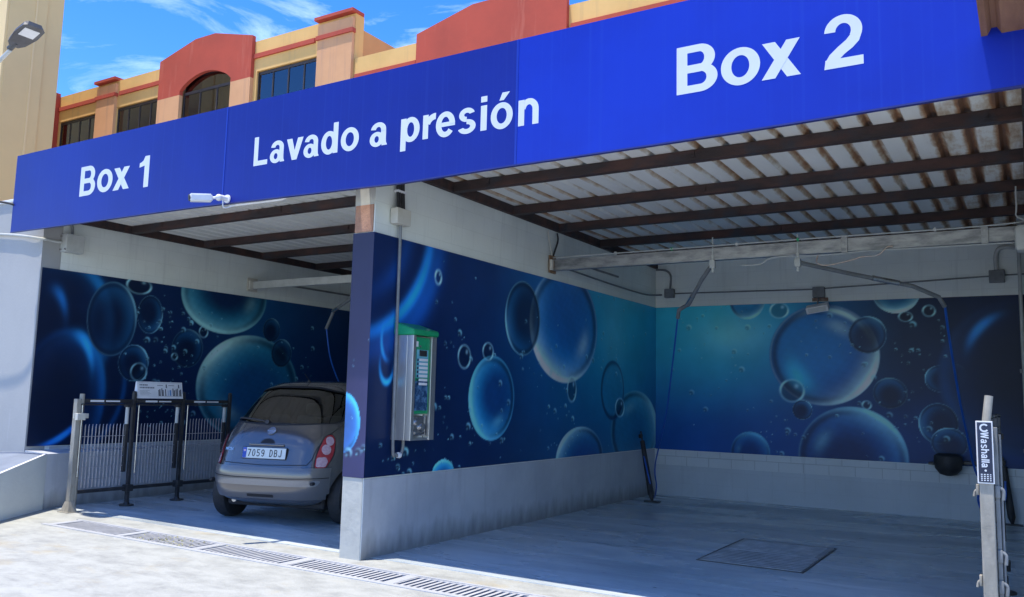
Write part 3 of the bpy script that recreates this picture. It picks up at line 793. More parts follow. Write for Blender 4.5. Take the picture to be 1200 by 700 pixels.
# letter shapes in units of cap height
def ring(cx, cy, rx, ry, sx, sy, a0=0, a1=360):
    n = max(8, int(abs(a1-a0)/9)); L = []; Rr = []
    for i in range(n+1):
        a = R(a0+(a1-a0)*i/n)
        L.append((cx+rx*math.cos(a), cy+ry*math.sin(a))); Rr.append((cx+(rx-sx)*math.cos(a), cy+(ry-sy)*math.sin(a)))
    return ('strip', L, Rr)
def rect(x0, y0, x1, y1): return ('poly', [(x0, y0), (x1, y0), (x1, y1), (x0, y1)])
G = {
 'B': (.75, [rect(0, 0, .2, 1), rect(.2, .845, .43, 1), rect(.2, .42, .45, .585), rect(.2, 0, .45, .16),
             ring(.42, .71, .29, .29, .195, .155, -90, 90), ring(.44, .2925, .315, .2925, .2, .16, -90, 90)]),
 'o': (.74, [ring(.37, .365, .37, .385, .2, .16)]),
 'x': (.67, [('poly', [(0, 0), (.235, 0), (.66, .73), (.43, .73)]), ('poly', [(.435, 0), (.67, 0), (.235, .73), (.01, .73)])]),
 '1': (.42, [rect(.22, 0, .42, 1), ('poly', [(0, .66), (.22, .70), (.22, .98), (.16, .87), (.08, .82), (0, .80)])]),
 'L': (.66, [rect(0, 0, .2, 1), rect(.2, 0, .66, .165)]),
 'a': (.68, [ring(.33, .50, .295, .245, .195, .145, -12, 172), rect(.43, .12, .625, .50), ('poly', [(.45, .13), (.47, 0), (.68, 0), (.635, .09), (.625, .2)]),
             ring(.27, .215, .27, .235, .185, .13)]),
 'v': (.66, [('poly', [(0, .73), (.215, .73), (.42, 0), (.235, 0)]), ('poly', [(.66, .73), (.445, .73), (.24, 0), (.425, 0)])]),
 'd': (.70, [ring(.33, .365, .33, .385, .2, .16), rect(.5, 0, .70, 1)]),
 'p': (.70, [ring(.37, .365, .33, .385, .2, .16), rect(0, -.27, .2, .73)]),
 'r': (.46, [rect(0, 0, .2, .73), ring(.46, .34, .42, .405, .21, .19, 88, 160)]),
 'e': (.70, [ring(.35, .365, .35, .385, .2, .16, 0, 322), rect(.16, .30, .70, .43)]),
 's': (.66, [ring(.33, .545, .29, .205, .19, .145, 15, 268), ring(.33, .195, .33, .215, .2, .145, -162, 92)]),
 'i': (.2, [rect(0, 0, .2, .73), rect(0, .83, .2, 1)]),
 'O': (.74, [ring(.37, .365, .37, .385, .2, .16), ('poly', [(.28, .81), (.43, .81), (.63, 1.03), (.38, 1.03)])]),
 'n': (.67, [rect(0, 0, .2, .73), ring(.35, .42, .32, .33, .2, .17, 0, 168), rect(.47, 0, .67, .43)]),
 '2': (.70, [ring(.35, .69, .34, .32, .2, .165, -34, 178), rect(.02, 0, .70, .175),
             ('strip', [(0, 0), (.02, .14), (.10, .27), (.25, .40), (.40, .51), (.49, .615)], [(.28, 0), (.29, .175), (.37, .25), (.52, .35), (.63, .46), (.685, .62)])]),
}
def lettering(name, items, cap):
    word = bpy.data.objects.new(name, None); C.objects.link(word); word.parent = sg
    k = 0
    for ch, x0, x1, z0 in items:
        b = MB()
        wd, sh = G[ch]; s = (x1-x0)/wd
        for kind, *d in sh:
            y = SY-.0010-.00015*k; k = (k+1) % 8
            if kind == 'poly':
                b.prism([(x0+px*s, y, z0+pz*cap) for px, pz in d[0]], (0, .0006, 0))
            else:
                L, Q = d
                for dy in (0, .0006):
                    a = [b.bm.verts.new((x0+px*s, y+dy, z0+pz*cap)) for px, pz in L]; c = [b.bm.verts.new((x0+px*s, y+dy, z0+pz*cap)) for px, pz in Q]
                    for i in range(len(a)-1): b.bm.faces.new((a[i], a[i+1], c[i+1], c[i]))
                    if dy == 0: a0, c0 = a, c
                for i in range(len(a)-1):
                    b.bm.faces.new((a0[i], a0[i+1], a[i+1], a[i])); b.bm.faces.new((c0[i], c0[i+1], c[i+1], c[i]))
        subpart(b, 'letter', M['letter'], word, sg)
    return word
lettering('lettering', [('B', -4.191, -3.90, 3.605), ('o', -3.86, -3.575, 3.615), ('x', -3.56, -3.27, 3.605), ('1', -3.103, -2.935, 3.585)], .345)
lettering('lettering', [('L', -1.309, -1.12, 3.605), ('a', -1.085, -.888, 3.605), ('v', -.865, -.65, 3.60), ('a', -.641, -.445, 3.598), ('d', -.42, -.215, 3.598),
                        ('o', -.179, .035, 3.596), ('a', .163, .362, 3.592), ('p', .51, .713, 3.583), ('r', .748, .878, 3.58), ('e', .885, 1.079, 3.573),
                        ('s', 1.108, 1.285, 3.570), ('i', 1.333, 1.392, 3.568), ('O', 1.43, 1.636, 3.56), ('n', 1.688, 1.871, 3.552)], .285)
lettering('lettering', [('B', 2.99, 3.282, 3.582), ('o', 3.308, 3.575, 3.584), ('x', 3.585, 3.838, 3.582), ('2', 3.984, 4.22, 3.580)], .345)

# ------------------------------------------------------------------ buildings behind
Y0 = 14.0
ob = empty('orange_building', (-18, Y0, 0), label='orange and terracotta hotel like building rising behind the blue sign', cat='building')
def wbox(mb, x0, x1, y0, y1, z0, z1): mb.box(x0, x1, y0, y1, z0, z1)
b = MB()
# ochre facade built around its windows
wins = [(-30.25, -27.46), (-26.2, -23.37), (-18.0, -14.98)]
for x0, x1 in ((-30.6, -30.25), (-27.46, -26.2), (-23.37, -22.3), (-22.3, -19.0), (-19.0, -18.0), (-14.98, -13.4)):
    b.box(x0, x1, Y0, Y0+.4, 0, 12.72 if not (x0 == -22.3) else 10.9)
for x0, x1 in wins: b.box(x0, x1, Y0, Y0+.4, 0, 10.9)
b.box(-30.6, -22.3, Y0, Y0+.4, 12.72, 13.86); b.box(-19.0, -13.4, Y0, Y0+.4, 12.72, 13.86)
part(b, 'facade', M['yellow'], ob)
b = MB()
b.box(-13.9, -13.45, Y0+.41, Y0+7, 0, 13.45); b.box(-30.6, -30.2, Y0+.41, Y0+7, 0, 13.8); b.box(-30.2, -13.9, Y0+6.6, Y0+7, 0, 13.4)
b.box(-30.2, -13.9, Y0+.41, Y0+6.6, 12.9, 13.0)
part(b, 'side_facade', mat('orange_side_render', (.58, .30, .11), .85, col2=(.52, .27, .1), nscale=1), ob)
for x0, x1 in ((-27.46, -26.2), (-14.98, -13.42)):
    b = MB(); b.box(x0, x1, Y0-.12, Y0-.001, 0, 13.72); part(b, 'pilaster', M['salmon'], ob)
    b = MB(); b.box(x0-.10, x1+.06, Y0-.22, Y0+.35, 13.861, 13.97); b.box(x0-.04, x1+.04, Y0-.18, Y0-.121, 13.18, 13.32)
    b.box(x1+.001, x1+.04, Y0-.121, Y0-.002, 13.18, 13.32)
    part(b, 'pilaster_cap', M['red'], ob)
for x0, x1 in ((-30.6, -27.62), (-26.04, -23.36), (-18.16, -15.18)):
    b = MB(); b.box(x0, x1, Y0-.07, Y0-.001, 13.2, 13.36); part(b, 'string_course', M['red'], ob)
b = MB(); b.box(-30.9, -30.32, Y0-.2, Y0-.001, 0, 14.0); part(b, 'corner_pilaster', M['red'], ob)
def gable(x0, x1, ze, zp, zbm, arch=None, par=None):
    xm = (x0+x1)/2
    pts = [(x0, zbm)]
    if arch:
        a0, a1, zs, zc = arch
        pts += [(a0, zbm), (a0, zs)]
        for i in range(1, 14):
            t = i/14; x = a0+(a1-a0)*t
            pts.append((x, zs+(zc-zs)*math.sin(PI*t)**.75))
        pts += [(a1, zs), (a1, zbm)]
    pts += [(x1, zbm), (x1, ze), (xm+.55, zp), (xm-.55, zp), (x0, ze)]
    b = MB(); b.prism([(x, Y0-.15, z) for x, z in pts], (0, .15-.002, 0)); return part(b, 'gable', M['red'], ob if par is None else par)
gable(-23.36, -18.16, 14.05, 14.56, 12.50, (-22.05, -19.2, 12.66, 13.18))
b = MB(); b.box(-23.36, -22.05, Y0-.15, Y0-.003, 0, 12.498); b.box(-19.2, -18.16, Y0-.15, Y0-.003, 0, 12.498)
part(b, 'gable_pier', M['salmon'], ob)
def window(x0, x1, z0, z1, nd, y, arch=False, ztop=None):
    fr = MB()
    fr.box(x0, x1, y+.02, y+.09, z0, z0+.08); fr.box(x0, x0+.05, y+.02, y+.09, z0+.08, z1)
    fr.box(x1-.05, x1, y+.02, y+.09, z0+.08, z1)
    fr.box(x0+.08, x1-.08, y+.02, y+.09, z1-.10, z1)
    for i in range(1, nd): fr.box(x0+(x1-x0)*i/nd-.026, x0+(x1-x0)*i/nd+.026, y+.025, y+.085, z0+.08, z1-.10)
    f = part(fr, 'window', M['darkframe'], ob)
    g = MB(); g.box(x0+.05, x1-.05, y+.05, y+.058, z0+.05, ztop or z1-.05); subpart(g, 'pane', GLW, f, ob)
    c = MB(); 
    for i in range(nd):
        wx = (x1-x0)/nd
        xx = x0+wx*i+wx*.08
        if (i+nd) % 2 == 0: c.box(xx, xx+wx*.45, y+.075, y+.09, z0, (ztop or z1)-.1)
        else: c.box(xx+wx*.15, xx+wx*.8, y+.075, y+.09, z0, (ztop or z1)-.1)
    subpart(c, 'curtain', M['curtain'], f, ob)
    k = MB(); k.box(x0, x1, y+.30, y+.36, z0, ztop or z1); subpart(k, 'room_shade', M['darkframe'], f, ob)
    return f
def glassmat(name, tint, refl=.9, f0=.08):
    Mt = bpy.data.materials.new(name); Mt.use_nodes = True; t = Mt.node_tree
    for n_ in list(t.nodes): t.nodes.remove(n_)
    o = t.nodes.new('ShaderNodeOutputMaterial'); tr = t.nodes.new('ShaderNodeBsdfTransparent'); gl = t.nodes.new('ShaderNodeBsdfGlossy')
    tr.inputs[0].default_value = (*tint, 1); gl.inputs[0].default_value = (refl, refl, refl, 1); gl.inputs['Roughness'].default_value = .02
    fz = t.nodes.new('ShaderNodeFresnel'); fz.inputs[0].default_value = 1.5
    ad = t.nodes.new('ShaderNodeMath'); ad.operation = 'ADD'; ad.use_clamp = True; ad.inputs[1].default_value = f0
    t.links.new(fz.outputs[0], ad.inputs[0])
    mxs = t.nodes.new('ShaderNodeMixShader'); t.links.new(ad.outputs[0], mxs.inputs[0]); t.links.new(tr.outputs[0], mxs.inputs[1]); t.links.new(gl.outputs[0], mxs.inputs[2])
    t.links.new(mxs.outputs[0], o.inputs[0]); return Mt
GLW = glassmat('building_glass', (.80, .85, .92), .62, .16)
for x0, x1 in wins: window(x0, x1, 10.9, 12.70, 4, Y0+.05)
window(-22.05, -19.2, 10.9, 12.62, 3, Y0+.02, ztop=13.15)
b = MB(); b.box(-22.0, -19.25, Y0+.15, Y0+.2, 12.6, 13.3); part(b, 'arch_backing', M['darkframe'], ob)
# lower wing to the right
b = MB(); b.box(-13.37, 10, Y0+.0, Y0+.4, 0, 12.30); part(b, 'wing_facade', M['yellow'], ob)
for x0, x1 in ((-13.3, -10.8), (-5.4, 10)):
    b = MB(); b.box(x0, x1, Y0-.07, Y0-.001, 11.55, 11.72); part(b, 'string_course', M['red'], ob)
gable(-10.72, -5.48, 12.50, 13.0, 9.0)
b = MB(); b.box(-13.37, 10, Y0+.41, Y0+7, 11.4, 11.5); b.box(9.6, 10, Y0+.41, Y0+7, 0, 12.2); b.box(-13.37, 9.6, Y0+6.6, Y0+7, 0, 12.2)
part(b, 'wing_roof', M['salmon'], ob)

tw = empty('beige_tower', (-30, 9, 0), label='tall plain beige tower block at the left edge', cat='building')
b = MB(); b.box(-45, -25.1, 9, 10.32, 0, 24); part(b, 'wall', M['tower'], tw)
b = MB(); b.box(-45, -25.16, 10.321, 10.94, 0, 24); part(b, 'recessed_wall', M['tower'], tw)
b = MB(); b.box(-27.6, -25.14, 8.93, 8.999, 0, 24); part(b, 'pilaster', M['tower2'], tw)
b = MB(); b.box(-45, -25.08, 9.9, 9.96, 0, 24); part(b, 'corner_strip', M['tower2'], tw)

# street lamp
lp = empty('street_lamp', (-6.9, -.8, 0), label='grey street lamp head reaching out before the beige tower', cat='street lamp')
b = MB(); b.cyl((-6.9, -.8, 0), (-6.9, -.8, 4.6), .06, .04); b.box(-7.05, -6.75, -.95, -.65, 0, .02)
part(b, 'pole', M['galv'], lp, True)
b = MB(); b.tube([(-6.9, -.8, 4.55), (-6.7, -.8, 4.72), (-5.6, -.8, 5.10), (-4.99, -.8, 5.335)], .022)
part(b, 'arm', M['greybox'], lp, True)
b = MB()
# flat tapered head, pitched up along the arm
ax = Vector((.93, 0, .30)).normalized(); side = Vector((0, 1, 0)); nrm = ax.cross(side)
def hp(s, t_, h): return Vector((-4.93, -.8, 5.36))+ax*s+side*t_+Vector((-.30, 0, .93)).normalized()*h
outl = [(0, .05), (.07, .10), (.26, .135), (.43, .125), (.465, .09)]
lo = [hp(s, t_, 0) for s, t_ in outl]+[hp(s, -t_, 0) for s, t_ in reversed(outl)]
hi = [hp(s, t_*.8, .055) for s, t_ in outl]+[hp(s, -t_*.8, .055) for s, t_ in reversed(outl)]
a = [b.bm.verts.new(v) for v in lo]; c = [b.bm.verts.new(v) for v in hi]
b.bm.faces.new(a); b.bm.faces.new(list(reversed(c)))
for i in range(len(a)): b.bm.faces.new((a[i], a[(i+1) % len(a)], c[(i+1) % len(a)], c[i]))
b.cyl(hp(-.08, 0, .02), hp(.06, 0, .025), .034)
hd = part(b, 'lamp_head', M['lampgrey'], lp)
b = MB(); pts = [hp(.25, .085, -.006), hp(.40, .085, -.006), hp(.40, -.085, -.006), hp(.25, -.085, -.006)]
b.prism(pts, Vector((-.30, 0, .93)).normalized()*.005)
subpart(b, 'lens', M['lens'], hd, lp)

# ------------------------------------------------------------------ floor plate in the right bay
mh = empty('floor_grating', (2.83, 2.65, 0), label='worn rectangular steel grating set in the floor of the right bay', cat='floor grating')
b = MB(); b.box(2.36, 3.31, 1.90, 1.912, .005, .010); b.box(2.36, 3.31, 3.388, 3.40, .005, .010); b.box(2.36, 2.372, 1.912, 3.388, .005, .010); b.box(3.298, 3.31, 1.912, 3.388, .005, .010)
part(b, 'frame', M['blackmetal'], mh)
b = MB(); b.box(2.385, 3.285, 2.66, 3.375, .005, .013)
part(b, 'cover_plate', M['manhole'], mh)
b = MB(); b.box(2.385, 3.285, 1.925, 2.64, .005, .008); part(b, 'shade_plate', M['blackmetal'], mh)  # flat dark plate under the slats, painted shade for their gaps
b = MB()
for k in range(9): b.box(2.385, 3.285, 1.93+k*.079, 1.992+k*.079, .009, .015)
part(b, 'slatted_cover', M['manhole'], mh)
b = MB()
for k in range(9): b.box(2.43, 3.24, 2.69+k*.073, 2.72+k*.073, .013, .017)
part(b, 'tread_bars', M['manhole'], mh)

# ------------------------------------------------------------------ mat racks
def bolt_foot(mb, x, y):
    mb.cyl((x, y, .006), (x, y, .022), .085, n=20); mb.cyl((x, y, .022), (x, y, .05), .04, .028)
def rack(x, y0, spans, side, label, board):
    """mat holder running along y; side=+1 shows its face towards +x"""
    r = empty('mat_rack', (x, y0, 0), label=label, cat='mat rack')
    ys_ = [y0]
    for sp in spans: ys_.append(ys_[-1]+sp)
    H_ = 1.36
    # pale front post with flared foot
    b = MB(); b.box(x-.036, x+.036, y0-.02, y0+.035, .10, 1.30, .006)
    part(b, 'front_post', M['postmetal'], r)
    b = MB()
    b.prism([(x-.042, y0-.02, .10), (x+.042, y0-.02, .10), (x+.042, y0+.035, .10), (x-.042, y0+.035, .10)], (0, 0, .001))
    lo = [(x-.08, y0-.05, .002), (x+.08, y0-.05, .002), (x+.08, y0+.06, .002), (x-.08, y0+.06, .002)]
    hi = [(x-.044, y0-.022, .12), (x+.044, y0-.022, .12), (x+.044, y0+.037, .12), (x-.044, y0+.037, .12)]
    a = [b.bm.verts.new(p) for p in lo]; c = [b.bm.verts.new(p) for p in hi]
    b.bm.faces.new(a); b.bm.faces.new(c)
    for k in range(4): b.bm.faces.new((a[k], a[(k+1) % 4], c[(k+1) % 4], c[k]))
    b.box(x-.10, x+.10, y0-.07, y0+.08, 0, .008)
    part(b, 'post_foot', M['postmetal'], r)
    b = MB(); b.cyl((x, y0+.06, .03), (x, y0+.06, H_), .028, n=16)
    part(b, 'post', M['postmetal'], r, True)
    for y in ys_[1:]:
        b = MB(); b.box(x-.022, x+.022, y-.02, y+.02, .05, H_+.02, .004); bolt_foot(b, x, y)
        b.sph((x, y, H_+.03), .026, (1, 1, .6), 8)
        b.box(x-.05, x+.05, y-.045, y+.045, .18, .26, .006)
        part(b, 'post', M['blackmetal'], r)
    for i in range(len(spans)):
        a, c = ys_[i]+.03, ys_[i+1]-.03
        b = MB(); b.box(x-.020, x+.020, a, c, 1.255, 1.30, .004); b.cyl((x+side*.03, a, 1.235), (x+side*.03, c, 1.235), .010)
        part(b, 'top_rail', M['blackmetal'], r)
        b = MB(); b.box(x-.018, x+.018, a, c, .20, .24, .004)
        part(b, 'bottom_rail', M['blackmetal'], r)
        b = MB()
        m0 = a+(c-a)*.18; m1 = a+(c-a)*.74
        b.box(x+side*.0205, x+side*.026, m0, m0+(m1-m0)*.45, 1.266, 1.288); b.box(x+side*.0205, x+side*.026, m0+(m1-m0)*.52, m1, 1.268, 1.284)
        part(b, 'rail_labels', M['white'], r)
        # sprung wire panel: hairpin wires and cross wires
        zt = 1.0 if i < 2 else 1.05
        b = MB(); n = 13; w_ = (c-a-.14)
        for k in range(n):
            yy = a+.04+w_*k/(n-1)
            b.tube([(x+.012, yy, .26), (x+.012, yy+.004, zt-.02), (x+.008, yy+.012, zt), (x-.008, yy+.020, zt-.02), (x-.012, yy+.026, .26)], .0040, n=5, smooth=False)
        for z in (.36, .50, .62, .72, .86):
            b.cyl((x+.018, a+.02, z), (x+.018, a+.06+w_, z), .0040, n=5)
        part(b, 'wire_panel', M['wirem' if side > 0 else 'pipe'], r)
        b = MB(); b.cyl((x+side*.03, a+.025, .40), (x+side*.03, a+.025, 1.24), .010, n=10); part(b, 'guide_bar', M['chrome' if side > 0 else 'pipe'], r, True)
        b = MB(); b.box(x-.02, x+.03, c-.075, c-.035, .42, 1.0, .004); part(b, 'clamp_arm', M['blackmetal'], r)
        b = MB(); b.cyl((x+.005, c-.055, 1.0), (x+.005, c-.055, 1.21), .022, n=14); part(b, 'clamp_sleeve', M['greybox' if side > 0 else 'pipe'], r, True)
        b = MB(); b.box(x-.03, x+.04, c-.085, c-.02, 1.205, 1.25, .005); part(b, 'clamp_head', M['blackrub'], r)
    return r, ys_
M['wirem'] = mat('zinc_wire', (.55, .54, .56), .4, .5, col2=(.38, .36, .38), nscale=20)
LR, _ = rack(-4.50, .07, [.74, .72, .76], 1, 'black floor mat rack with wire panels beside the parked car', True)
b = MB(); b.box(-4.455, -4.40, .03, .13, 1.055, 1.135, .003); b.box(-4.47, -4.455, .02, .20, 1.075, 1.13, .002)
part(b, 'tag', M['beige'], LR)
# info board standing on the rack
ib = empty('info_board', (-4.5, 1.18, 1.32), label='small white instruction board on top of the mat rack', cat='notice board')
b = MB()
b.prism([(-4.47, .84, 1.315), (-4.56, .84, 1.315), (-4.535, .84, 1.525), (-4.515, .84, 1.525)], (0, .66, 0))
part(b, 'panel', M['white'], ib)
b = MB()
def bp(u, v, o=.0018):   # on the tilted front of the board
    t = Vector((-4.47, .84, 1.315)).lerp(Vector((-4.515, .84, 1.525)), v)
    return t+Vector((o, u*.66, 0))
def bar(mb, u0, u1, v0, v1, o=.0018):
    f = [mb.bm.verts.new(bp(u, v, o)) for u, v in ((u0, v0), (u1, v0), (u1, v1), (u0, v1))]; mb.bm.faces.new(f)
rs = random.Random(3)
for row, (v0, v1, ua, ub) in enumerate([(.76, .84, .05, .20), (.60, .68, .05, .36)]):
    u = ua
    while u < ub:
        wd = rs.uniform(.018, .035); bar(b, u, u+wd, v0, v1); u += wd+.010
for v in (.46, .40, .34, .28, .20): bar(b, .05, .05+.25*rs.uniform(.6, 1), v, v+.012)
for u0 in (.43, .68): bar(b, u0, u0+.13, .78, .81)
for u0 in (.62, .90): bar(b, u0, u0+.028, .64, .86)
bar(b, .965, .968, .05, .95); bar(b, .035, .968, .93, .94)
part(b, 'printing', M['inkgrey'] if 'inkgrey' in M else mat('grey_ink', (.10, .11, .13), .6, col2=(.14, .15, .17), nscale=20), ib)
b = MB()
for k, u0 in enumerate((.45, .475, .52, .545, .60, .77, .80, .84, .87, .92, .945)):
    h = .28+.10*((k*7) % 3)/2; bar(b, u0, u0+.020, .16, .16+h+.08)
bar(b, .44, .97, .145, .158)
part(b, 'printed_mats', mat('dark_ink', (.035, .04, .05), .6, col2=(.05, .05, .07), nscale=20), ib)
b = MB(); bar(b, .70, .735, .18, .52); bar(b, .66, .672, .18, .5)
part(b, 'printed_blue_mats', mat('blue_ink', (.12, .28, .55), .6, col2=(.1, .24, .5), nscale=20), ib)

RR, _ = rack(4.795, -.13, [.78, .74, .74], -1, 'pale end post of a mat rack with a dark lettered label, at the right edge', False)
b = MB(); b.cyl((4.795, -.09, 1.30), (4.822, -.06, 1.52), .023, n=18); b.box(4.755, 4.835, -.135, -.05, 1.301, 1.37, .01)
part(b, 'post_cap_tube', M['postmetal'], RR, True)
b = MB(); b.box(4.752, 4.838, -.158, -.1505, 1.02, 1.375, .002); part(b, 'label_plate', M['white'], RR)
b = MB(); b.box(4.759, 4.831, -.1615, -.1582, 1.028, 1.367); lb = part(b, 'label', M['navy'], RR)
def post_text(body, size, cx, cz, bold, rot=-90):
    t = text_mesh(body, size, bold, .0008)
    Mx = Matrix.Translation((cx, -.1630, cz)) @ Matrix.Rotation(R(90), 4, 'X') @ Matrix.Rotation(R(rot), 4, 'Z')
    bmesh.ops.transform(t, matrix=Mx, verts=t.verts)
    q_ = MB(); q_.bm.free(); q_.bm = t
    subpart(q_, 'label_lettering', M['letter'], lb, RR)
# (word set below, once the letter helper exists)
b = MB()
for k in range(22):
    a0 = R(40+k*13); a1 = R(40+(k+1)*13)
    r0, r1_ = .015, .024
    f = [(4.795+r*math.cos(a), -.1632, 1.336+r*math.sin(a)) for r, a in ((r0, a0), (r1_, a0), (r1_, a1), (r0, a1))]
    b.bm.faces.new([b.bm.verts.new(p) for p in f])
subpart(b, 'label_logo', M['letter'], lb, RR)
b = MB()
for k in range(4):
    for x_, wd in ((4.770, .011), (4.785, .011), (4.800, .011), (4.815, .009)):
        b.box(x_, x_+wd*.8, -.1634, -.1630, 1.036+k*.011, 1.042+k*.011)
b.sph((4.795, -.1628, 1.094), .006, (1, .1, 1), 8)
subpart(b, 'label_small_print', M['letter'], lb, RR)
# white hooks on the front post
for z in (.98, .47):
    b = MB(); b.tube([(4.752, -.10, z), (4.735, -.10, z-.01), (4.728, -.10, z-.04)], .007, n=8); b.box(4.74, 4.755, -.12, -.08, z-.03, z+.03, .003)
    part(b, 'hook', M['postmetal'], RR, True)
for z in (.98, .62, .45):
    b = MB(); b.box(4.836, 4.862, -.12, -.101, z-.04, z+.03, .004); b.tube([(4.86, -.11, z+.02), (4.878, -.11, z+.0), (4.876, -.11, z-.05)], .009, n=8)
    part(b, 'bracket', M['pipe'], RR, True)
b = MB(); b.box(4.836, 4.858, -.10, -.055, .02, 1.34, .003); b.cyl((4.868, -.07, .3), (4.868, -.07, 1.30), .007, n=10)
part(b, 'rear_channel', M['pipe'], RR)

# ------------------------------------------------------------------ payment machine on the dividing wall
pm = empty('payment_machine', (.012, .5, 1.03), label='stainless coin machine with green top on the dividing wall', cat='payment machine')
b = MB()
x1, y0, y1, z0, z1 = .24, .33, .685, 1.03, 1.99
# body as a shell with a recessed front bay
b.box(.014, x1-.07, y0, y1, z0, z1, .004)
b.box(x1-.069, x1, y0, y0+.045, z0, z1, .004)
b.box(x1-.069, x1, y1-.075, y1, z0, z1, .004)
b.box(x1-.069, x1-.01, y0+.046, y1-.076, z0, z0+.02)
part(b, 'cabinet', M['stainless'], pm)
b = MB()
pr = [(.014, y0-.012, z1+.001), (x1+.015, y0-.012, z1+.001), (x1+.015, y0-.012, z1+.05), (.014, y0-.012, z1+.125)]
b.prism(pr, (0, y1-y0+.024, 0))
bmesh.ops.bevel(b.bm, geom=list(b.bm.edges), offset=.008, segments=2, affect='EDGES')
cap_ = part(b, 'top_cover', M['green'], pm)
b = MB(); b.lathe([(.0, .012), (.035, .012), (.038, 0)], (x1-.06, y1-.10, z1+.055), 18); subpart(b, 'badge', M['greybox'], cap_, pm)
b = MB(); b.box(x1-.068, x1-.020, y0+.047, y1-.078, 1.27, 1.975, .004)
fp = part(b, 'front_panel', M['green'], pm)
PX = x1-.0195
MB_ = MB(); MB_.box(PX, PX+.003, y0+.075, y1-.105, 1.60, 1.86); subpart(MB_, 'instruction_sticker', mat('pale_blue_sticker', (.20, .50, .58), .4, col2=(.12, .40, .52), nscale=9), fp, pm)
b = MB(); b.box(PX, PX+.012, y0+.115, y1-.135, 1.80, 1.855, .002); subpart(b, 'display', M['blackrub'], fp, pm)
for k in range(7):
    b = MB(); b.box(PX+.003, PX+.010, y0+.115, y1-.115, 1.755-k*.037, 1.778-k*.037, .003)
    subpart(b, 'button_label', M['white'], fp, pm)
b = MB()
for k in range(7): b.box(PX+.003, PX+.006, y0+.085, y0+.103, 1.752-k*.037, 1.776-k*.037)
subpart(b, 'button_marks', M['navy'], fp, pm)
b = MB(); b.box(PX, PX+.004, y0+.058, y0+.095, 1.885, 1.935, .001); subpart(b, 'sticker', M['white'], fp, pm)
b = MB(); b.cyl((PX, y0+.12, 1.89), (PX+.01, y0+.12, 1.89), .010); subpart(b, 'lock', M['chrome'], fp, pm, True)
b = MB(); b.box(PX, PX+.006, y0+.066, y1-.10, 1.30, 1.57, .002); subpart(b, 'card_reader', mat('blue_black_screen', (.02, .06, .14), .2, col2=(.10, .22, .38), nscale=14, lo=.45, hi=.6), fp, pm)
b = MB(); b.box(x1-.068, x1-.03, y0+.06, y1-.09, 1.07, 1.25, .01)
b.cyl((x1-.03, y0+.12, 1.19), (x1-.005, y0+.12, 1.19), .028); b.cyl((x1-.03, y0+.20, 1.15), (x1-.008, y0+.20, 1.15), .034)
b.box(x1-.03, x1-.012, y0+.09, y0+.23, 1.08, 1.11, .004)
part(b, 'coin_return', M['chrome'], pm)
# conduit and junction box feeding it
cj = empty('junction_box', (.012, .30, 3.08), label='beige junction box with conduit running down to the coin machine', cat='junction box')
b = MB(); b.box(.013, .10, .20, .40, 3.02, 3.17, .006); bx = part(b, 'box', M['beige'], cj)
b = MB(); b.tube([(.05, .31, 3.02), (.05, .315, 1.9), (.05, .325, .98), (.055, .36, .90), (.06, .42, .885), (.06, .455, .95), (.06, .46, 1.03)], .015, n=12)
part(b, 'conduit', M['pipe'], cj, True)
b = MB(); b.cyl((.06, .385, .892), (.06, .415, .888), .026); part(b, 'clip', M['white'], cj)
for yy in (.26, .29, .325, .35):
    b = MB(); b.tube([(.05, yy, 3.17), (.04, yy, 3.32), (.04, yy-.02, 3.55)], .012, n=8); part(b, 'cable', M['blackrub'], cj, True)
b = MB(); b.box(.005, .06, .245, .365, 3.33, 3.35); part(b, 'cable_strap', M['white'], cj)

# ------------------------------------------------------------------ overhead beams
gb = empty('overhead_beam', (2.5, 3.35, 3.08), label='galvanised channel beam spanning the right bay under its roof', cat='beam')
b = MB()
b.box(.03, 5.09, 3.30, 3.304, 3.012, 3.148); b.box(.03, 5.09, 3.304, 3.37, 3.144, 3.148); b.box(.03, 5.09, 3.304, 3.37, 3.012, 3.016)
b.box(.03, 5.09, 3.290, 3.2995, 3.012, 3.022); b.box(.03, 5.09, 3.290, 3.2995, 3.138, 3.148)
part(b, 'channel', M['galv'], gb)
b = MB(); b.box(.013, .035, 3.24, 3.40, 2.98, 3.20, .004); b.box(.036, .07, 3.262, 3.289, 3.03, 3.13, .004); part(b, 'wall_bracket', mat('rusted_plate', (.20, .11, .06), .8, col2=(.34, .22, .12), nscale=20), gb)
b = MB(); b.box(.036, .075, 3.22, 3.262, 3.01, 3.14, .006); part(b, 'clamp', M['beige'], gb)
for xx in (3.46, 4.72):
    b = MB(); b.box(xx-.03, xx+.03, 3.280, 3.289, 3.0, 3.17, .002)
    for z in (3.03, 3.08, 3.13): b.cyl((xx, 3.272, z), (xx, 3.28, z), .010, n=8)
    part(b, 'joint_plate', M['galv'], gb)
b = MB(); b.tube([(.06, 3.27, 3.165), (1.6, 3.265, 3.165), (3.0, 3.27, 3.17), (4.9, 3.265, 3.17), (4.98, 3.26, 3.25), (4.99, 3.26, 3.52)], .007, n=8); part(b, 'air_line', M['greybox'], gb, True)
b = MB(); b.tube([(2.95, 3.28, 2.995), (3.3, 3.275, 2.985), (3.7, 3.27, 3.0), (4.2, 3.272, 2.995), (4.95, 3.27, 2.99)], .006, n=8); part(b, 'cable', M['greybox'], gb, True)
b = MB(); b.tube([(2.4, 3.28, 2.93), (2.6, 3.275, 2.93), (2.72, 3.27, 2.99), (2.95, 3.28, 3.0)], .007, n=8); part(b, 'cable', M['greybox'], gb, True)
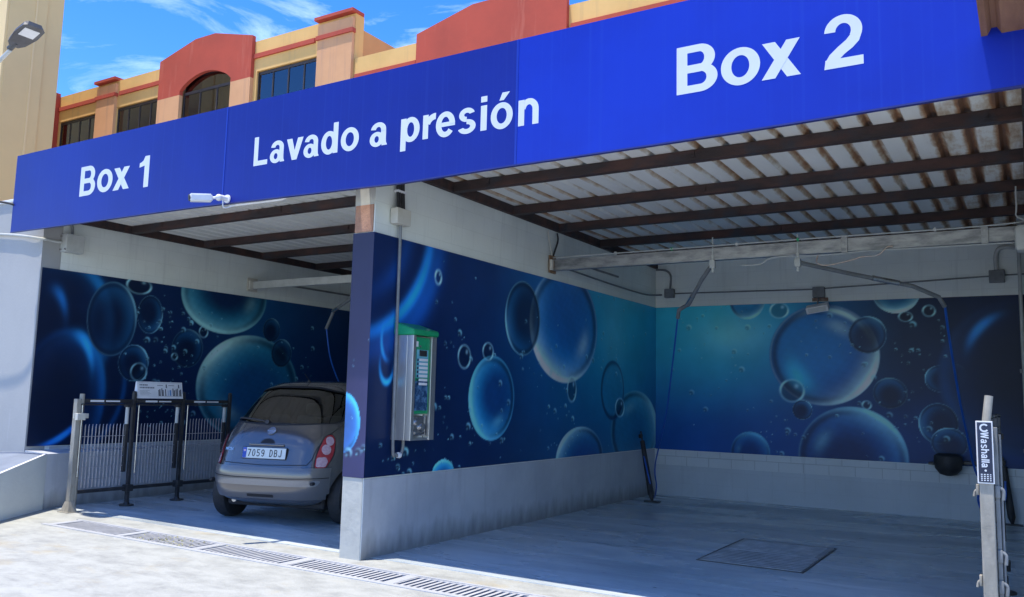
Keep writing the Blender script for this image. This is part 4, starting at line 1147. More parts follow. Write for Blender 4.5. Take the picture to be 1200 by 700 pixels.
b = MB(); b.tube([(3.20, 3.275, 2.99), (3.19, 3.27, 2.91), (3.30, 3.27, 2.875), (3.55, 3.27, 2.92), (3.62, 3.27, 2.94), (3.78, 3.27, 2.95), (3.86, 3.27, 3.02), (3.92, 3.27, 3.03)], .008, n=8)
part(b, 'copper_pipe', mat('dull_copper', (.45, .33, .26), .45, .5, col2=(.4, .38, .36), nscale=20), gb, True)
for xx in (.9, 1.6, 2.35, 3.0, 4.3):
    b = MB(); b.box(xx-.012, xx+.012, 3.262, 3.289, 3.15, 3.185, .002); part(b, 'pipe_clip', M['green'] if xx in (1.6, 3.0) else M['greybox'], gb)
for k, yy in enumerate((3.17, 3.40)):
    b = MB(); b.tube([(.04, yy, 3.50), (.04, yy+.02, 3.40), (.045, 3.27+k*.03, 3.20)], .012 if k else .007, n=8); part(b, 'hanger_rod', M['blackrub'] if k else M['beige'], gb, True)
gb1 = empty('overhead_beam', (-2.8, 3.35, 3.08), label='plain whitish beam crossing the car bay behind the dividing wall end', cat='beam')
b = MB(); b.box(LX+.03, -.24, 3.30, 3.36, 3.03, 3.145, .004); part(b, 'channel', M['greybox'], gb1)
b = MB(); b.box(LX+.013, LX+.033, 3.22, 3.42, 2.99, 3.20, .004); b.box(LX+.034, LX+.07, 3.235, 3.299, 3.02, 3.15, .004)
part(b, 'wall_bracket', M['beige'], gb1)

def boom(root_pt, pts, label, tip, hose, hose_r, hose_mat, hlabel, glabel='swivel booms under the roof'):
    rp_ = Vector(root_pt)
    r = empty('swivel_boom', rp_, label=label, cat='hose boom', group=None)
    b = MB(); b.cyl(rp_+Vector((0, 0, .10)), rp_-Vector((0, 0, .10)), .018, n=12); b.box(rp_.x-.03, rp_.x+.03, rp_.y-.03, rp_.y+.03, rp_.z-.05, rp_.z+.04, .006)
    b.cyl(rp_+Vector((0, 0, .05)), rp_+Vector((0, 0, .30)), .008, n=8)
    part(b, 'swivel', M['greybox'], r, True)
    b = MB(); b.tube([rp_]+pts, .024, n=12, smooth=False); part(b, 'arm', M['pipe'], r, True)
    b = MB(); b.cyl(tip[0], tip[1], .030, n=14); part(b, 'sleeve', M['chrome'], r, True)
    h = MB(); h.tube(hose, hose_r, n=8); tag(h.build('pressure_hose', hose_mat, None, True), hlabel, 'hose')
    return r
boom((2.99, 3.30, 2.93), [Vector((3.40, 3.8, 2.86)), Vector((3.98, 4.25, 2.75)), Vector((4.22, 4.45, 2.64)), Vector((4.27, 4.52, 2.54))],
     'grey swivel boom angled down to the right under the galvanised beam', (Vector((3.62, 3.97, 2.82)), Vector((3.86, 4.155, 2.775))),
     [(4.27, 4.52, 2.56), (4.28, 4.9, 2.19), (4.32, 5.5, 1.53), (4.36, 6.0, 1.08), (4.40, 6.3, .72), (4.46, 6.45, .5), (4.42, 6.5, .30), (4.50, 6.55, .14), (4.70, 6.60, .30), (4.72, 6.62, .55)], .014, M['bluehose'],
     'blue pressure hose hanging from the right boom behind the rack post')
boom((2.07, 3.30, 2.97), [Vector((1.86, 3.52, 2.82)), Vector((1.60, 3.85, 2.60)), Vector((1.40, 4.05, 2.55)), Vector((1.36, 4.12, 2.46))],
     'grey swivel boom pointing back to the inner corner of the right bay', (Vector((1.68, 3.75, 2.675)), Vector((1.56, 3.90, 2.59))),
     [(1.36, 4.12, 2.48), (1.12, 4.6, 1.99), (.71, 5.4, 1.21), (.20, 6.3, .49), (.24, 6.25, .18), (.34, 5.9, .06), (.30, 5.8, .35), (.10, 6.0, .80)], .011, M['bluehose'],
     'thin blue pressure hose falling into the inner corner of the right bay')
boom((-3.2, 3.34, 2.97), [Vector((-3.56, 3.6, 2.83)), Vector((-4.01, 3.75, 2.69)), Vector((-4.20, 3.8, 2.42))],
     'grey swivel boom with bright sleeve above the parked car', (Vector((-3.88, 3.705, 2.73)), Vector((-4.03, 3.755, 2.68))),
     [(-4.20, 3.8, 2.44), (-4.24, 4.0, 1.9), (-4.4, 4.6, 1.3), (-4.6, 5.3, .9)], .011, M['bluehose'], 'dark blue hose hanging behind the parked car')

# lances leaning in the corners
def lance(name, p, q_, label):
    p, q_ = Vector(p), Vector(q_)
    r = empty(name, p, label=label, cat='spray lance stand')
    d = (q_-p)
    b = MB(); b.cyl(p+d*.12, p+d*.86, .045, .034, n=14); b.cyl(p+d*.02, p+d*.12, .015, .045, n=14); part(b, 'holster_tube', M['blackrub'], r, True)
    b = MB(); b.cyl(p+d*.86, q_, .012, n=10); b.box(q_.x-.03, q_.x+.03, q_.y-.02, q_.y+.02, q_.z-.10, q_.z-.04, .01); part(b, 'lance', M['blackmetal'], r, True)
    b = MB(); b.box(p.x-.11, p.x+.11, p.y-.05, p.y+.05, .005, .022, .004); part(b, 'foot_plate', M['blackmetal'], r)
    return r
lance('lance_stand', (.38, 5.75, .0), (.07, 6.05, .98), 'black spray lance stand leaning in the inner corner of the right bay')
lance('lance_stand', (4.78, 6.68, .0), (4.70, 6.70, .84), 'black spray lance stand against the back wall, right of the tall post')
hb = empty('hose_bucket', (4.09, 6.68, .72), label='round black rubber cup hanging on the back wall above the skirting', cat='hose holder')
b = MB(); b.lathe([(.03, -.15), (.10, -.13), (.155, -.06), (.17, .04), (.165, .10), (.12, .13), (.02, .135)], (4.09, 6.62, .72), 22)
for v in b.bm.verts: v.co.y = 6.62+(v.co.y-6.62)*.85
part(b, 'cup', M['blackrub'], hb, True)
b = MB(); b.box(3.86, 3.93, 6.60, 6.77, .70, .73, .004); b.box(4.25, 4.60, 6.70, 6.77, .72, .76, .006); part(b, 'bracket', M['blackmetal'], hb)

# ------------------------------------------------------------------ conduits and small fittings
def jbox(loc, size, label, mt='pipe'):
    b = MB(); x, y, z = loc; w_, d_, h_ = size
    b.box(x-w_/2, x+w_/2, y-d_/2, y+d_/2, z-h_/2, z+h_/2, .008)
    b.lathe([(.0, -d_/2-.004), (.012, -d_/2-.004), (.012, -d_/2+.002)], (x+w_*.3, y, z+h_*.3), 8, 'Y')
    return tag(b.build('junction_box', M[mt]), label, 'junction box')
jbox((.25, D-.045, 3.12), (.15, .09, .14), 'small grey junction box near the inner corner of the back wall')
jbox((2.50, D-.045, 3.04), (.16, .09, .15), 'small grey junction box above the floodlight on the back wall')
jbox((4.72, D-.045, 3.15), (.18, .09, .16), 'small grey junction box at the right end of the back wall')
b = MB(); b.tube([(.16, D-.02, 3.12), (2.4, D-.02, 3.09), (4.65, D-.02, 3.16), (5.05, D-.02, 3.17)], .010, n=8, smooth=False)
b2 = b.build('conduit', M['pipe'], None, True); tag(b2, 'thin horizontal conduit along the top of the back wall', 'conduit')
b = MB(); b.tube([(.25, D-.03, 3.19), (.26, D-.03, 3.40), (.18, D-.04, 3.49), (-.0+.04, D-.10, 3.50)], .016, n=8)
tag(b.build('conduit', M['pipe'], None, True), 'short bent conduit rising from the box near the inner corner', 'conduit')
b = MB(); b.tube([(4.72, D-.04, 3.23), (4.72, D-.04, 3.42), (4.78, D-.06, 3.52), (4.98, D-.10, 3.56-.06)], .028, n=10)
tag(b.build('conduit', M['greybox'], None, True), 'thick bent grey conduit at the right end of the back wall', 'conduit')
b = MB(); b.tube([(.03, 3.7, 3.09), (.03, 5.2, 3.06), (.04, 6.3, 3.06), (.12, 6.74, 3.10)], .012, n=8)
tag(b.build('conduit', M['pipe'], None, True), 'thin dark conduit along the dividing wall towards the inner corner', 'conduit')
b = MB(); b.box(.013, .03, 3.9, 5.3, 3.19, 3.215, .002)
tag(b.build('cable_tray', M['pipe']), 'slim dark cable tray high on the dividing wall', 'cable tray')
b = MB(); b.box(LX+.013, LX+.03, 3.9, 6.2, 3.17, 3.20, .002)
tag(b.build('cable_tray', M['pipe']), 'slim dark cable tray high on the left wall of the car bay', 'cable tray')
vp = empty('wall_pipe', (4.99, 6.7, 0), label='vertical grey pipe down the right corner of the back wall', cat='pipe')
b = MB(); b.cyl((4.975, 6.70, .01), (4.975, 6.70, 3.5), .022, n=12); part(b, 'pipe', M['greybox'], vp, True)
b = MB(); b.box(4.93, 5.04, 6.68, 6.76, 1.9, 1.95, .004); b.box(4.93, 5.04, 6.68, 6.76, .9, .95, .004); part(b, 'strap', M['pipe'], vp)
eb = empty('wall_lamp', (5.06, 3.3, 3.0), label='rounded grey bulkhead lamp at the right end of the galvanised beam', cat='wall lamp')
b = MB(); b.box(4.965, 5.085, 3.10, 3.29, 2.88, 3.13, .04); part(b, 'housing', M['greybox'], eb, True)
b = MB(); b.box(5.085, 5.099, 3.12, 3.27, 2.94, 3.09); part(b, 'mount', M['pipe'], eb)
fl = empty('floodlight', (2.52, 6.55, 2.79), label='small white floodlight hanging over the big bubble on the back wall', cat='floodlight')
b = MB()
b.box(-.15, .15, -.07, .07, -.045, .045, .008)
bmesh.ops.transform(b.bm, matrix=Matrix.Translation((2.52, 6.55, 2.79)) @ Matrix.Rotation(R(-9), 4, 'Y') @ Matrix.Rotation(R(25), 4, 'X'), verts=b.bm.verts)
hs = part(b, 'housing', M['white'], fl)
b = MB(); b.box(-.12, .12, -.078, -.071, -.03, .03)
bmesh.ops.transform(b.bm, matrix=Matrix.Translation((2.52, 6.55, 2.79)) @ Matrix.Rotation(R(-9), 4, 'Y') @ Matrix.Rotation(R(25), 4, 'X'), verts=b.bm.verts)
subpart(b, 'lens', M['lens'], hs, fl)
b = MB(); b.cyl((2.50, 6.62, 2.83), (2.50, 6.74, 2.97), .010, n=8); part(b, 'stem', M['pipe'], fl)
b = MB(); b.box(2.40, 2.62, D-.016, D-.001, 2.915, 2.965, .002)
tag(b.build('rusty_plate', mat('rust_stain_plate', (.20, .12, .09), .85, col2=(.32, .26, .22), nscale=14)), 'small rust stained plate above the floodlight', 'plate')

# pier conduit and its box
pb = empty('junction_box', (-5.36, .33, 3.23), label='pale grey junction box on the left wall just under the sign end', cat='junction box')
b = MB(); b.box(LX+.001, LX+.13, .22, .46, 3.13, 3.36, .006); part(b, 'box', M['greybox'], pb)
b = MB()
for z in (3.16, 3.33):
    for y in (.205,): b.cyl((LX+.02, y, z), (LX+.02, y+.03, z), .014, n=8)
b.cyl((LX+.12, .205, 3.16), (LX+.12, .22, 3.16), .012, n=8)
part(b, 'screws', M['chrome'], pb)
b = MB(); b.tube([(-12, -.03, 3.74), (-8, -.03, 3.55), (-6.45, -.03, 3.40), (-5.9, -.03, 3.34), (-5.42, -.02, 3.265), (-5.37, .10, 3.25), (-5.36, .22, 3.25)], .016, n=10)
part(b, 'conduit', M['greybox'], pb, True)
b = MB(); b.tube([(LX+.06, .33, 3.36), (LX+.06, .32, 3.46), (LX+.10, .25, 3.52), (LX+.3, .1, 3.54)], .018, n=10); part(b, 'elbow', M['pipe'], pb, True)
b = MB(); b.tube([(-9, -.45, 4.05), (-7.2, -.42, 3.80), (-6.3, -.40, 3.735), (-5.85, -.38, 3.70), (-5.60, -.33, 3.66), (-5.58, -.25, 3.62), (-5.55, -.2, 3.5)], .013, n=8)
tag(b.build('cable', M['blackrub'], None, True), 'dark loose cable reaching the left end of the blue sign', 'cable')

# security camera under the sign
cc = empty('security_camera', (-1.66, -.36, 3.3), label='small white bullet security camera at the lower edge of the sign', cat='security camera')
b = MB()
P0 = Vector((-1.70, -.44, 3.30)); P1 = Vector((-1.80, -.63, 3.275)); dr = (P1-P0).normalized()
t = bmesh.new(); bmesh.ops.create_cube(t, size=1)
for v in t.verts: v.co = Vector((v.co.x*.21, v.co.y*.078, v.co.z*.078))
bmesh.ops.bevel(t, geom=list(t.edges), offset=.012, segments=3, affect='EDGES')
rotm = dr.to_track_quat('X', 'Z').to_matrix().to_4x4()
b.merge(t, Matrix.Translation((P0+P1)/2) @ rotm)
bd = part(b, 'housing', M['white'], cc, True)
b = MB(); b.cyl(P1-dr*.007, P1+dr*.004, .033, n=20)
subpart(b, 'lens_face', M['blackrub'], bd, cc, True)
b = MB(); b.cyl((-1.70, -.45, 3.30), (-1.66, -.40, 3.31), .014, n=12); b.sph((-1.655, -.40, 3.31), .034, n=10); b.cyl((-1.65, -.40, 3.315), (-1.645, -.303, 3.315), .026, n=16); b.cyl((-1.645, -.315, 3.315), (-1.645, -.3025, 3.315), .042, n=20)
part(b, 'mount', M['white'], cc, True)
b = MB(); b.tube([(-1.645, -.36, 3.29), (-1.64, -.345, 3.22), (-1.60, -.27, 3.25), (-1.45, -.25, 3.28)], .006, n=6); part(b, 'lead', M['white'], cc, True)
b = MB(); b.tube([(-1.66, -.25, 3.262), (-1.1, -.245, 3.255), (-.92, -.245, 3.26), (-.88, -.24, 3.30), (-.88, -.2, 3.4)], .013, n=8)
tag(b.build('conduit', M['white'], None, True), 'short white conduit behind the lower edge of the sign beside the camera', 'conduit')

PGW = {'W': (.98, [('poly', [(0, 1), (.19, 1), (.36, 0), (.18, 0)]), ('poly', [(.41, 1), (.57, 1), (.36, 0), (.20, 0)]), ('poly', [(.41, 1), (.57, 1), (.78, 0), (.62, 0)]), ('poly', [(.79, 1), (.98, 1), (.80, 0), (.62, 0)])]),
       'h': (.67, [rect(0, 0, .2, 1), ring(.35, .42, .32, .33, .2, .17, 0, 168), rect(.47, 0, .67, .43)]), 'l': (.2, [rect(0, 0, .2, 1)]), 'a': G['a'], 's': G['s']}
zc_ = 1.312
for ch in 'Washalla':
    wd, sh = PGW[ch]; b = MB()
    for k, (kind, *d) in enumerate(sh):
        y = -.1624-.00012*k; q = lambda px, pz: (4.776+pz*.040, y, zc_-px*.0365)
        if kind == 'poly': b.bm.faces.new([b.bm.verts.new(q(*p)) for p in d[0]])
        else:
            A = [b.bm.verts.new(q(*p)) for p in d[0]]; B2 = [b.bm.verts.new(q(*p)) for p in d[1]]
            for i_ in range(len(A)-1): b.bm.faces.new((A[i_], A[i_+1], B2[i_+1], B2[i_]))
    subpart(b, 'label_letter', M['letter'], lb, RR)
    zc_ -= wd*.0365+.0040

# ------------------------------------------------------------------ the parked car
CX, CY, CTH = -2.06, .68, R(16)
car = empty('parked_car', (CX, CY, 0), CTH, label='grey rounded hatchback parked tail outwards in the left bay', cat='car')
M['carpaint'] = mat('grey_metallic_paint', (.155, .140, .130), .20, .6, col2=(.161, .146, .136), nscale=300, coat=.9)
M['bumper'] = mat('bumper_paint', (.17, .157, .147), .28, .45, col2=(.175, .162, .152), nscale=300, coat=.7)
M['carglass'] = glassmat('tinted_car_glass', (.13, .17, .18), .9, .06)
M['cabin'] = mat('dark_cabin', (.02, .02, .022), .8, col2=(.03, .03, .032), nscale=20)
M['seat'] = mat('grey_seat_fabric', (.24, .24, .25), .9, col2=(.20, .20, .21), nscale=60)
M['tyre'] = mat('tyre_rubber', (.016, .016, .017), .75, col2=(.03, .029, .028), nscale=25)
M['taillamp'] = mat('red_lamp_plastic', (.42, .008, .02), .12, col2=(.34, .006, .016), nscale=30, coat=1.0)
M['lampclear'] = mat('pinkish_clear_lamp', (.62, .42, .45), .15, col2=(.50, .28, .33), nscale=40, coat=1.0)
M['plate'] = mat('number_plate_white', (.62, .66, .64), .45, col2=(.58, .62, .60), nscale=20)
M['plateblue'] = mat('plate_blue', (.01, .05, .35), .4, col2=(.012, .06, .38), nscale=20)
M['ink'] = mat('plate_black', (.012, .012, .014), .5, col2=(.02, .02, .02), nscale=20)
M['seam'] = mat('dark_shut_line', (.010, .010, .012), .7, col2=(.014, .014, .016), nscale=20)
Zk = [.20, .26, .34, .46, .58, .66, .76, .86, .95, 1.03, 1.12, 1.23, 1.34, 1.44, 1.51, 1.555, 1.58]
Wk = [.66, .76, .80, .818, .825, .822, .818, .808, .785, .752, .712, .672, .632, .588, .525, .43, .24]
Rk = [.30, .12, .06, .03, .03, .055, .09, .125, .175, .235, .31, .41, .52, .635, .76, .92, 1.20]
Fk = [3.45, 3.58, 3.66, 3.70, 3.70, 3.66, 3.55, 3.38, 3.12, 2.95, 2.83, 2.69, 2.54, 2.38, 2.20, 2.02, 1.75]
Nk = [4.2, 4.3, 4.4, 4.4, 4.4, 4.3, 4.2, 4.1, 4.0, 3.9, 3.9, 3.9, 3.8, 3.6, 3.3, 3.0, 2.6]
def crom(z, K):
    i = max(0, min(len(Zk)-2, int(np.searchsorted(Zk, z)-1)))
    t = (z-Zk[i])/(Zk[i+1]-Zk[i]); h = Zk[i+1]-Zk[i]
    def tan(j):
        if j == 0: return (K[1]-K[0])/(Zk[1]-Zk[0])
        if j == len(Zk)-1: return (K[-1]-K[-2])/(Zk[-1]-Zk[-2])
        return (K[j+1]-K[j-1])/(Zk[j+1]-Zk[j-1])
    m0, m1 = tan(i)*h, tan(i+1)*h
    return (2*t**3-3*t*t+1)*K[i]+(t**3-2*t*t+t)*m0+(-2*t**3+3*t*t)*K[i+1]+(t**3-t*t)*m1
def loft(zs, nth, dw=0, dr=0, df=0, th0=None, th1=None, closed=True, zsh=0):
    b = bmesh.new(); rings = []
    for z in zs:
        w_, r_, f_, n_ = crom(z, Wk)+dw, crom(z, Rk)-dr, crom(z, Fk)+df, crom(z, Nk)
        vc, hl = (r_+f_)/2, (f_-r_)/2
        ring_ = []
        for k in range(nth if closed else nth+1):
            a = 2*PI*k/nth if closed else th0+(th1-th0)*k/nth
            ca, sa = math.cos(a), math.sin(a)
            ring_.append(b.verts.new((w_*math.copysign(abs(ca)**(2/n_), ca), vc+hl*math.copysign(abs(sa)**(2/n_), sa), z+zsh)))
        rings.append(ring_)
    m_ = len(rings[0])
    for i in range(len(rings)-1):
        for k in range(m_ if closed else m_-1):
            b.faces.new((rings[i][k], rings[i][(k+1) % m_], rings[i+1][(k+1) % m_], rings[i+1][k]))
    if closed:
        b.faces.new(list(reversed(rings[0]))); b.faces.new(rings[-1])
    return b, rings
def mk(bm_, name, mats):
    bmesh.ops.recalc_face_normals(bm_, faces=bm_.faces)
    me = bpy.data.meshes.new(name); bm_.to_mesh(me); bm_.free()
    for m_ in mats: me.materials.append(m_)
    o = bpy.data.objects.new(name, me); C.objects.link(o); return o
zs = list(np.linspace(.20, .66, 14))+list(np.linspace(.69, 1.50, 28))+[1.53, 1.55, 1.568, 1.58]
bm_, _ = loft(zs, 112)
bmesh.ops.recalc_face_normals(bm_, faces=bm_.faces); bm_.normal_update()
bvh = BVHTree.FromBMesh(bm_)
body = mk(bm_, 'body', [M['carpaint'], M['cabin']])
cutters = []
bm_, _ = loft([.42]+list(np.linspace(.5, 1.48, 12))+[1.515], 64, dw=-.06, dr=-.06, df=-.10)
cutters.append(mk(bm_, 'cut', [M['cabin']]))
def poly_cut(pts, ax, a, c):
    b = MB()
    if ax == 'v': b.prism([(u, a, z) for u, z in pts], (0, c-a, 0))
    else: b.prism([(a, u, z) for u, z in pts], (c-a, 0, 0))
    return mk(b.bm, 'cut', [M['cabin']])
def rounded(pts, r=.06, n=4):
    out = []; N_ = len(pts)
    for i in range(N_):
        p = Vector((*pts[i], 0)); a = Vector((*pts[i-1], 0)); c = Vector((*pts[(i+1) % N_], 0))
        d0 = (a-p).normalized()*min(r, (a-p).length*.45); d1 = (c-p).normalized()*min(r, (c-p).length*.45)
        for k in range(n+1):
            t = k/n; q_ = (p+d0)*(1-t)**2+p*2*t*(1-t)+(p+d1)*t*t; out.append((q_.x, q_.y))
    return out
REARW = rounded([(-.645, 1.105), (-.30, 1.09), (.30, 1.09), (.645, 1.105), (.57, 1.43), (.28, 1.49), (-.28, 1.49), (-.57, 1.43)], .07)
SIDEW = [rounded([(.98, 1.12), (1.60, 1.06), (1.60, 1.43), (1.28, 1.43), (1.08, 1.33)], .06), rounded([(1.68, 1.05), (2.66, 1.03), (2.46, 1.22), (2.20, 1.39), (1.68, 1.44)], .06)]
WSH = rounded([(-.64, 1.06), (0, 1.02), (.64, 1.06), (.50, 1.40), (0, 1.44), (-.50, 1.40)], .08)
cutters.append(poly_cut(REARW, 'v', -.3, 1.15)); cutters.append(poly_cut(WSH, 'v', 2.1, 3.3))
for sw in SIDEW: cutters.append(poly_cut(sw, 'x', -1.1, 1.1))
WV = [.62, 3.05]; WR = .295
for v in WV:
    for s_ in (-1, 1):
        b = MB(); b.cyl((s_*.54, v, WR), (s_*1.1, v, WR), .345, n=40)
        cutters.append(mk(b.bm, 'cut', [M['cabin']]))
for c in cutters:
    md = body.modifiers.new('b', 'BOOLEAN'); md.object = c; md.operation = 'DIFFERENCE'; md.solver = 'EXACT'
    try: md.material_mode = 'TRANSFER'
    except Exception: pass
bpy.context.view_layer.update()
dg = bpy.context.evaluated_depsgraph_get()
me = bpy.data.meshes.new_from_object(body.evaluated_get(dg))
body.modifiers.clear(); body.data = me; body.parent = car
for c in cutters: bpy.data.objects.remove(c)
for p in me.polygons: p.use_smooth = True
me.set_sharp_from_angle(angle=R(32))
def project(poly, mapf, d, off, step=.03, thick=0.0):
    """lay a 2D outline on the body: cut into cells, cast along d, lift by off"""
    b = bmesh.new(); f = b.faces.new([b.verts.new((u, z, 0)) for u, z in poly])
    us = [p[0] for p in poly]; zz = [p[1] for p in poly]
    for lo, hi, n_ in ((min(us), max(us), (1, 0, 0)), (min(zz), max(zz), (0, 1, 0))):
        k = lo+step
        while k < hi:
            bmesh.ops.bisect_plane(b, geom=b.verts[:]+b.edges[:]+b.faces[:], plane_co=(k*n_[0], k*n_[1], 0), plane_no=n_)
            k += step
    d = Vector(d).normalized(); bad = []
    for v in b.verts:
        o = Vector(mapf(v.co.x, v.co.y)); h = bvh.ray_cast(o, d)
        if h[0] is None: bad.append(v); continue
        nr = h[1] if h[1].dot(d) < 0 else -h[1]
        v.co = h[0]+nr*off
    if bad: bmesh.ops.delete(b, geom=bad, context='VERTS')
    return b
def carpart(bm_, name, m_, parent=None, smooth=True, sol=0.0):
    b = MB(); b.bm.free(); b.bm = bm_
    if sol:
        r_ = bmesh.ops.solidify(b.bm, geom=b.bm.faces[:], thickness=sol)
    o = b.build(name, m_, parent or car, smooth); return o
rear = lambda u, z: (u, -1.0, z)
BK = (0, 1, 0)
def bigger(poly, k):
    cx = sum(p[0] for p in poly)/len(poly); cz = sum(p[1] for p in poly)/len(poly)
    return [(cx+(x-cx)*(1+k), cz+(z-cz)*(1+k)) for x, z in poly]
rg = carpart(project(REARW, rear, BK, -.010), 'rear_window', M['carglass'])
# black surround ring of the rear window
def surround(poly, mapf, d, wdt, off):
    cx = sum(p[0] for p in poly)/len(poly); cz = sum(p[1] for p in poly)/len(poly)
    b = bmesh.new(); d = Vector(d).normalized(); N_ = len(poly); R0 = []; R1 = []
    dense = []
    for i in range(N_):
        a, c = Vector(poly[i]), Vector(poly[(i+1) % N_]); n_ = max(1, int((c-a).length/.03))
        for k in range(n_): dense.append(a.lerp(c, k/n_))
    for p in dense:
        dv = (p-Vector((cx, cz))).normalized()
        pts = []
        for w_ in (-.004, wdt):
            q_ = p+dv*w_; h = bvh.ray_cast(Vector(mapf(q_.x, q_.y)), d)
            if h[0] is None: h = (Vector(mapf(q_.x, q_.y)), -d)
            nr = h[1] if h[1].dot(d) < 0 else -h[1]
            pts.append(h[0]+nr*off)
        R0.append(b.verts.new(pts[0])); R1.append(b.verts.new(pts[1]))
    n_ = len(R0)
    for i in range(n_): b.faces.new((R0[i], R0[(i+1) % n_], R1[(i+1) % n_], R1[i]))
    return b
carpart(surround(REARW, rear, BK, .022, .003), 'window_seal', M['seam'], rg)
for s_ in (-1, 1):
    for sw in SIDEW:
        mp_ = lambda u, z, s_=s_: (s_*2.0, u, z)
        g_ = carpart(project(sw, mp_, (-s_, 0, 0), -.010), 'side_window', M['carglass'])
        carpart(surround(sw, mp_, (-s_, 0, 0), .018, .003), 'window_seal', M['seam'], g_)
carpart(project(WSH, lambda u, z: (u, 5.0, z), (0, -1, 0), -.010), 'windscreen', M['carglass'])
def line3(pts, mapf, d, name, r=.004, m_='seam', off=.0):
    o = []
    d = Vector(d).normalized()
    for i in range(len(pts)-1):
        a, c = Vector(pts[i]), Vector(pts[i+1]); n_ = max(2, int((c-a).length/.03))
        for k in range(n_): o.append(a.lerp(c, k/n_))
    o.append(Vector(pts[-1])); P_ = []
    for p in o:
        h = bvh.ray_cast(Vector(mapf(p.x, p.y)), d)
        if h[0] is not None: P_.append(h[0]+(h[1] if h[1].dot(d) < 0 else -h[1])*off)
    b = MB(); b.tube(P_, r, n=6, smooth=False); return b.build(name, M[m_], car)
# tailgate shut lines
line3([(-.66, 1.09), (-.62, .98), (-.56, .84), (-.535, .72), (-.50, .665), (0, .650), (.50, .665), (.535, .72), (.56, .84), (.62, .98), (.66, 1.09)], rear, BK, 'tailgate_seam', .0045)
for s_ in (-1, 1):
    sd = lambda u, z, s_=s_: (s_*2.0, u, z)
    line3([(1.64, .30), (1.64, 1.40)], sd, (-s_, 0, 0), 'door_seam'); line3([(2.60, .42), (2.72, .70), (2.74, .98)], sd, (-s_, 0, 0), 'door_seam')
    line3([(1.02, .62), (.98, .80), (.86, .98), (.82, 1.07)], sd, (-s_, 0, 0), 'door_seam')
    for v in (1.14, 1.84):
        b = MB(); b.box(s_*.812-.012, s_*.812+.012, v-.075, v+.075, .875, .905, .008); b.build('door_handle', M['carpaint'], car, True)
    b = MB(); b.sph((s_*.90, 2.62, 1.04), .10, (.9, .55, .65), 10); b.box(min(s_*.76, s_*.88), max(s_*.76, s_*.88), 2.60, 2.66, 1.0, 1.03, .008)
    b.build('wing_mirror', M['carpaint'], car, True)
# tail lamps, wrapping the corners
def lampmap(s_):
    d = Vector((-s_*.62, .78, 0)).normalized(); a = Vector((s_*d.y, s_*s_*(-s_)*d.x*1.0 if False else 0, 0))
    a = Vector((d.y, -d.x, 0)) if s_ > 0 else Vector((-d.y, d.x, 0))
    O = Vector((s_*.635, .25, 0))-d*1.2
    return (lambda u, z: tuple(O+a*u+Vector((0, 0, z)))), d
LAMP = rounded([(-.12, .630), (.005, .625), (.10, .77), (.125, .93), (.085, .985), (.01, .96), (-.055, .85), (-.10, .73)], .04)
for s_ in (-1, 1):
    mf, d = lampmap(s_)
    lm = carpart(project(LAMP, mf, d, .010, .02), 'tail_lamp', M['taillamp'])
    carpart(surround(LAMP, mf, d, .014, .005), 'lamp_gasket', M['seam'], lm)
    for cx_, cz_, r_ in ((.056, .910, .046), (.014, .822, .052)):
        disc = [(cx_+r_*math.cos(2*PI*k/20), cz_+r_*1.02*math.sin(2*PI*k/20)) for k in range(20)]
        carpart(project(disc, mf, d, .016, .02), 'round_lens', M['lampclear'], lm)
    carpart(project(rounded([(-.104, .642), (.0, .640), (.03, .70), (.01, .745), (-.088, .74)], .02), mf, d, .016, .02), 'reversing_lens', M['lampclear'], lm)
# bumper
bmb, _ = loft(list(np.linspace(.295, .635, 12)), 60, dw=.012, dr=.022, closed=False, th0=R(180+2), th1=R(360-2))
dl_ = [v for v in bmb.verts if v.co.y > .285]
bmesh.ops.delete(bmb, geom=dl_, context='VERTS')
bump = carpart(bmb, 'rear_bumper', M['bumper'], None, True, .012)
bvh_body = bvh
b0, _ = loft(list(np.linspace(.295, .635, 12)), 90, dw=.012, dr=.022)
bmesh.ops.recalc_face_normals(b0, faces=b0.faces); b0.normal_update(); bvh = BVHTree.FromBMesh(b0); b0.free()
o = line3([(-.70, .530), (-.3, .520), (.3, .520), (.70, .530)], rear, BK, 'bumper_groove', .005); o.parent = bump
o = carpart(project(rounded([(-.61, .440), (.61, .440), (.65, .505), (-.65, .505)], .03), rear, BK, .008), 'bumper_highlight', mat('bumper_highlight_tone', (.26, .26, .26), .28, .4, col2=(.24, .24, .24), nscale=60, coat=.8), bump)  # paler band paints the highlight reflected along the bumper
o = carpart(project(rounded([(-.16, .315), (.16, .315), (.16, .345), (-.16, .345)], .01), rear, BK, .004), 'lower_vent', M['seam'], bump)
for u in (-.62, .60):
    b = MB(); b.cyl((u, .10, .475), (u, .04, .475), .017, n=14); b.build('sensor', M['seam'], bump)
bvh = bvh_body
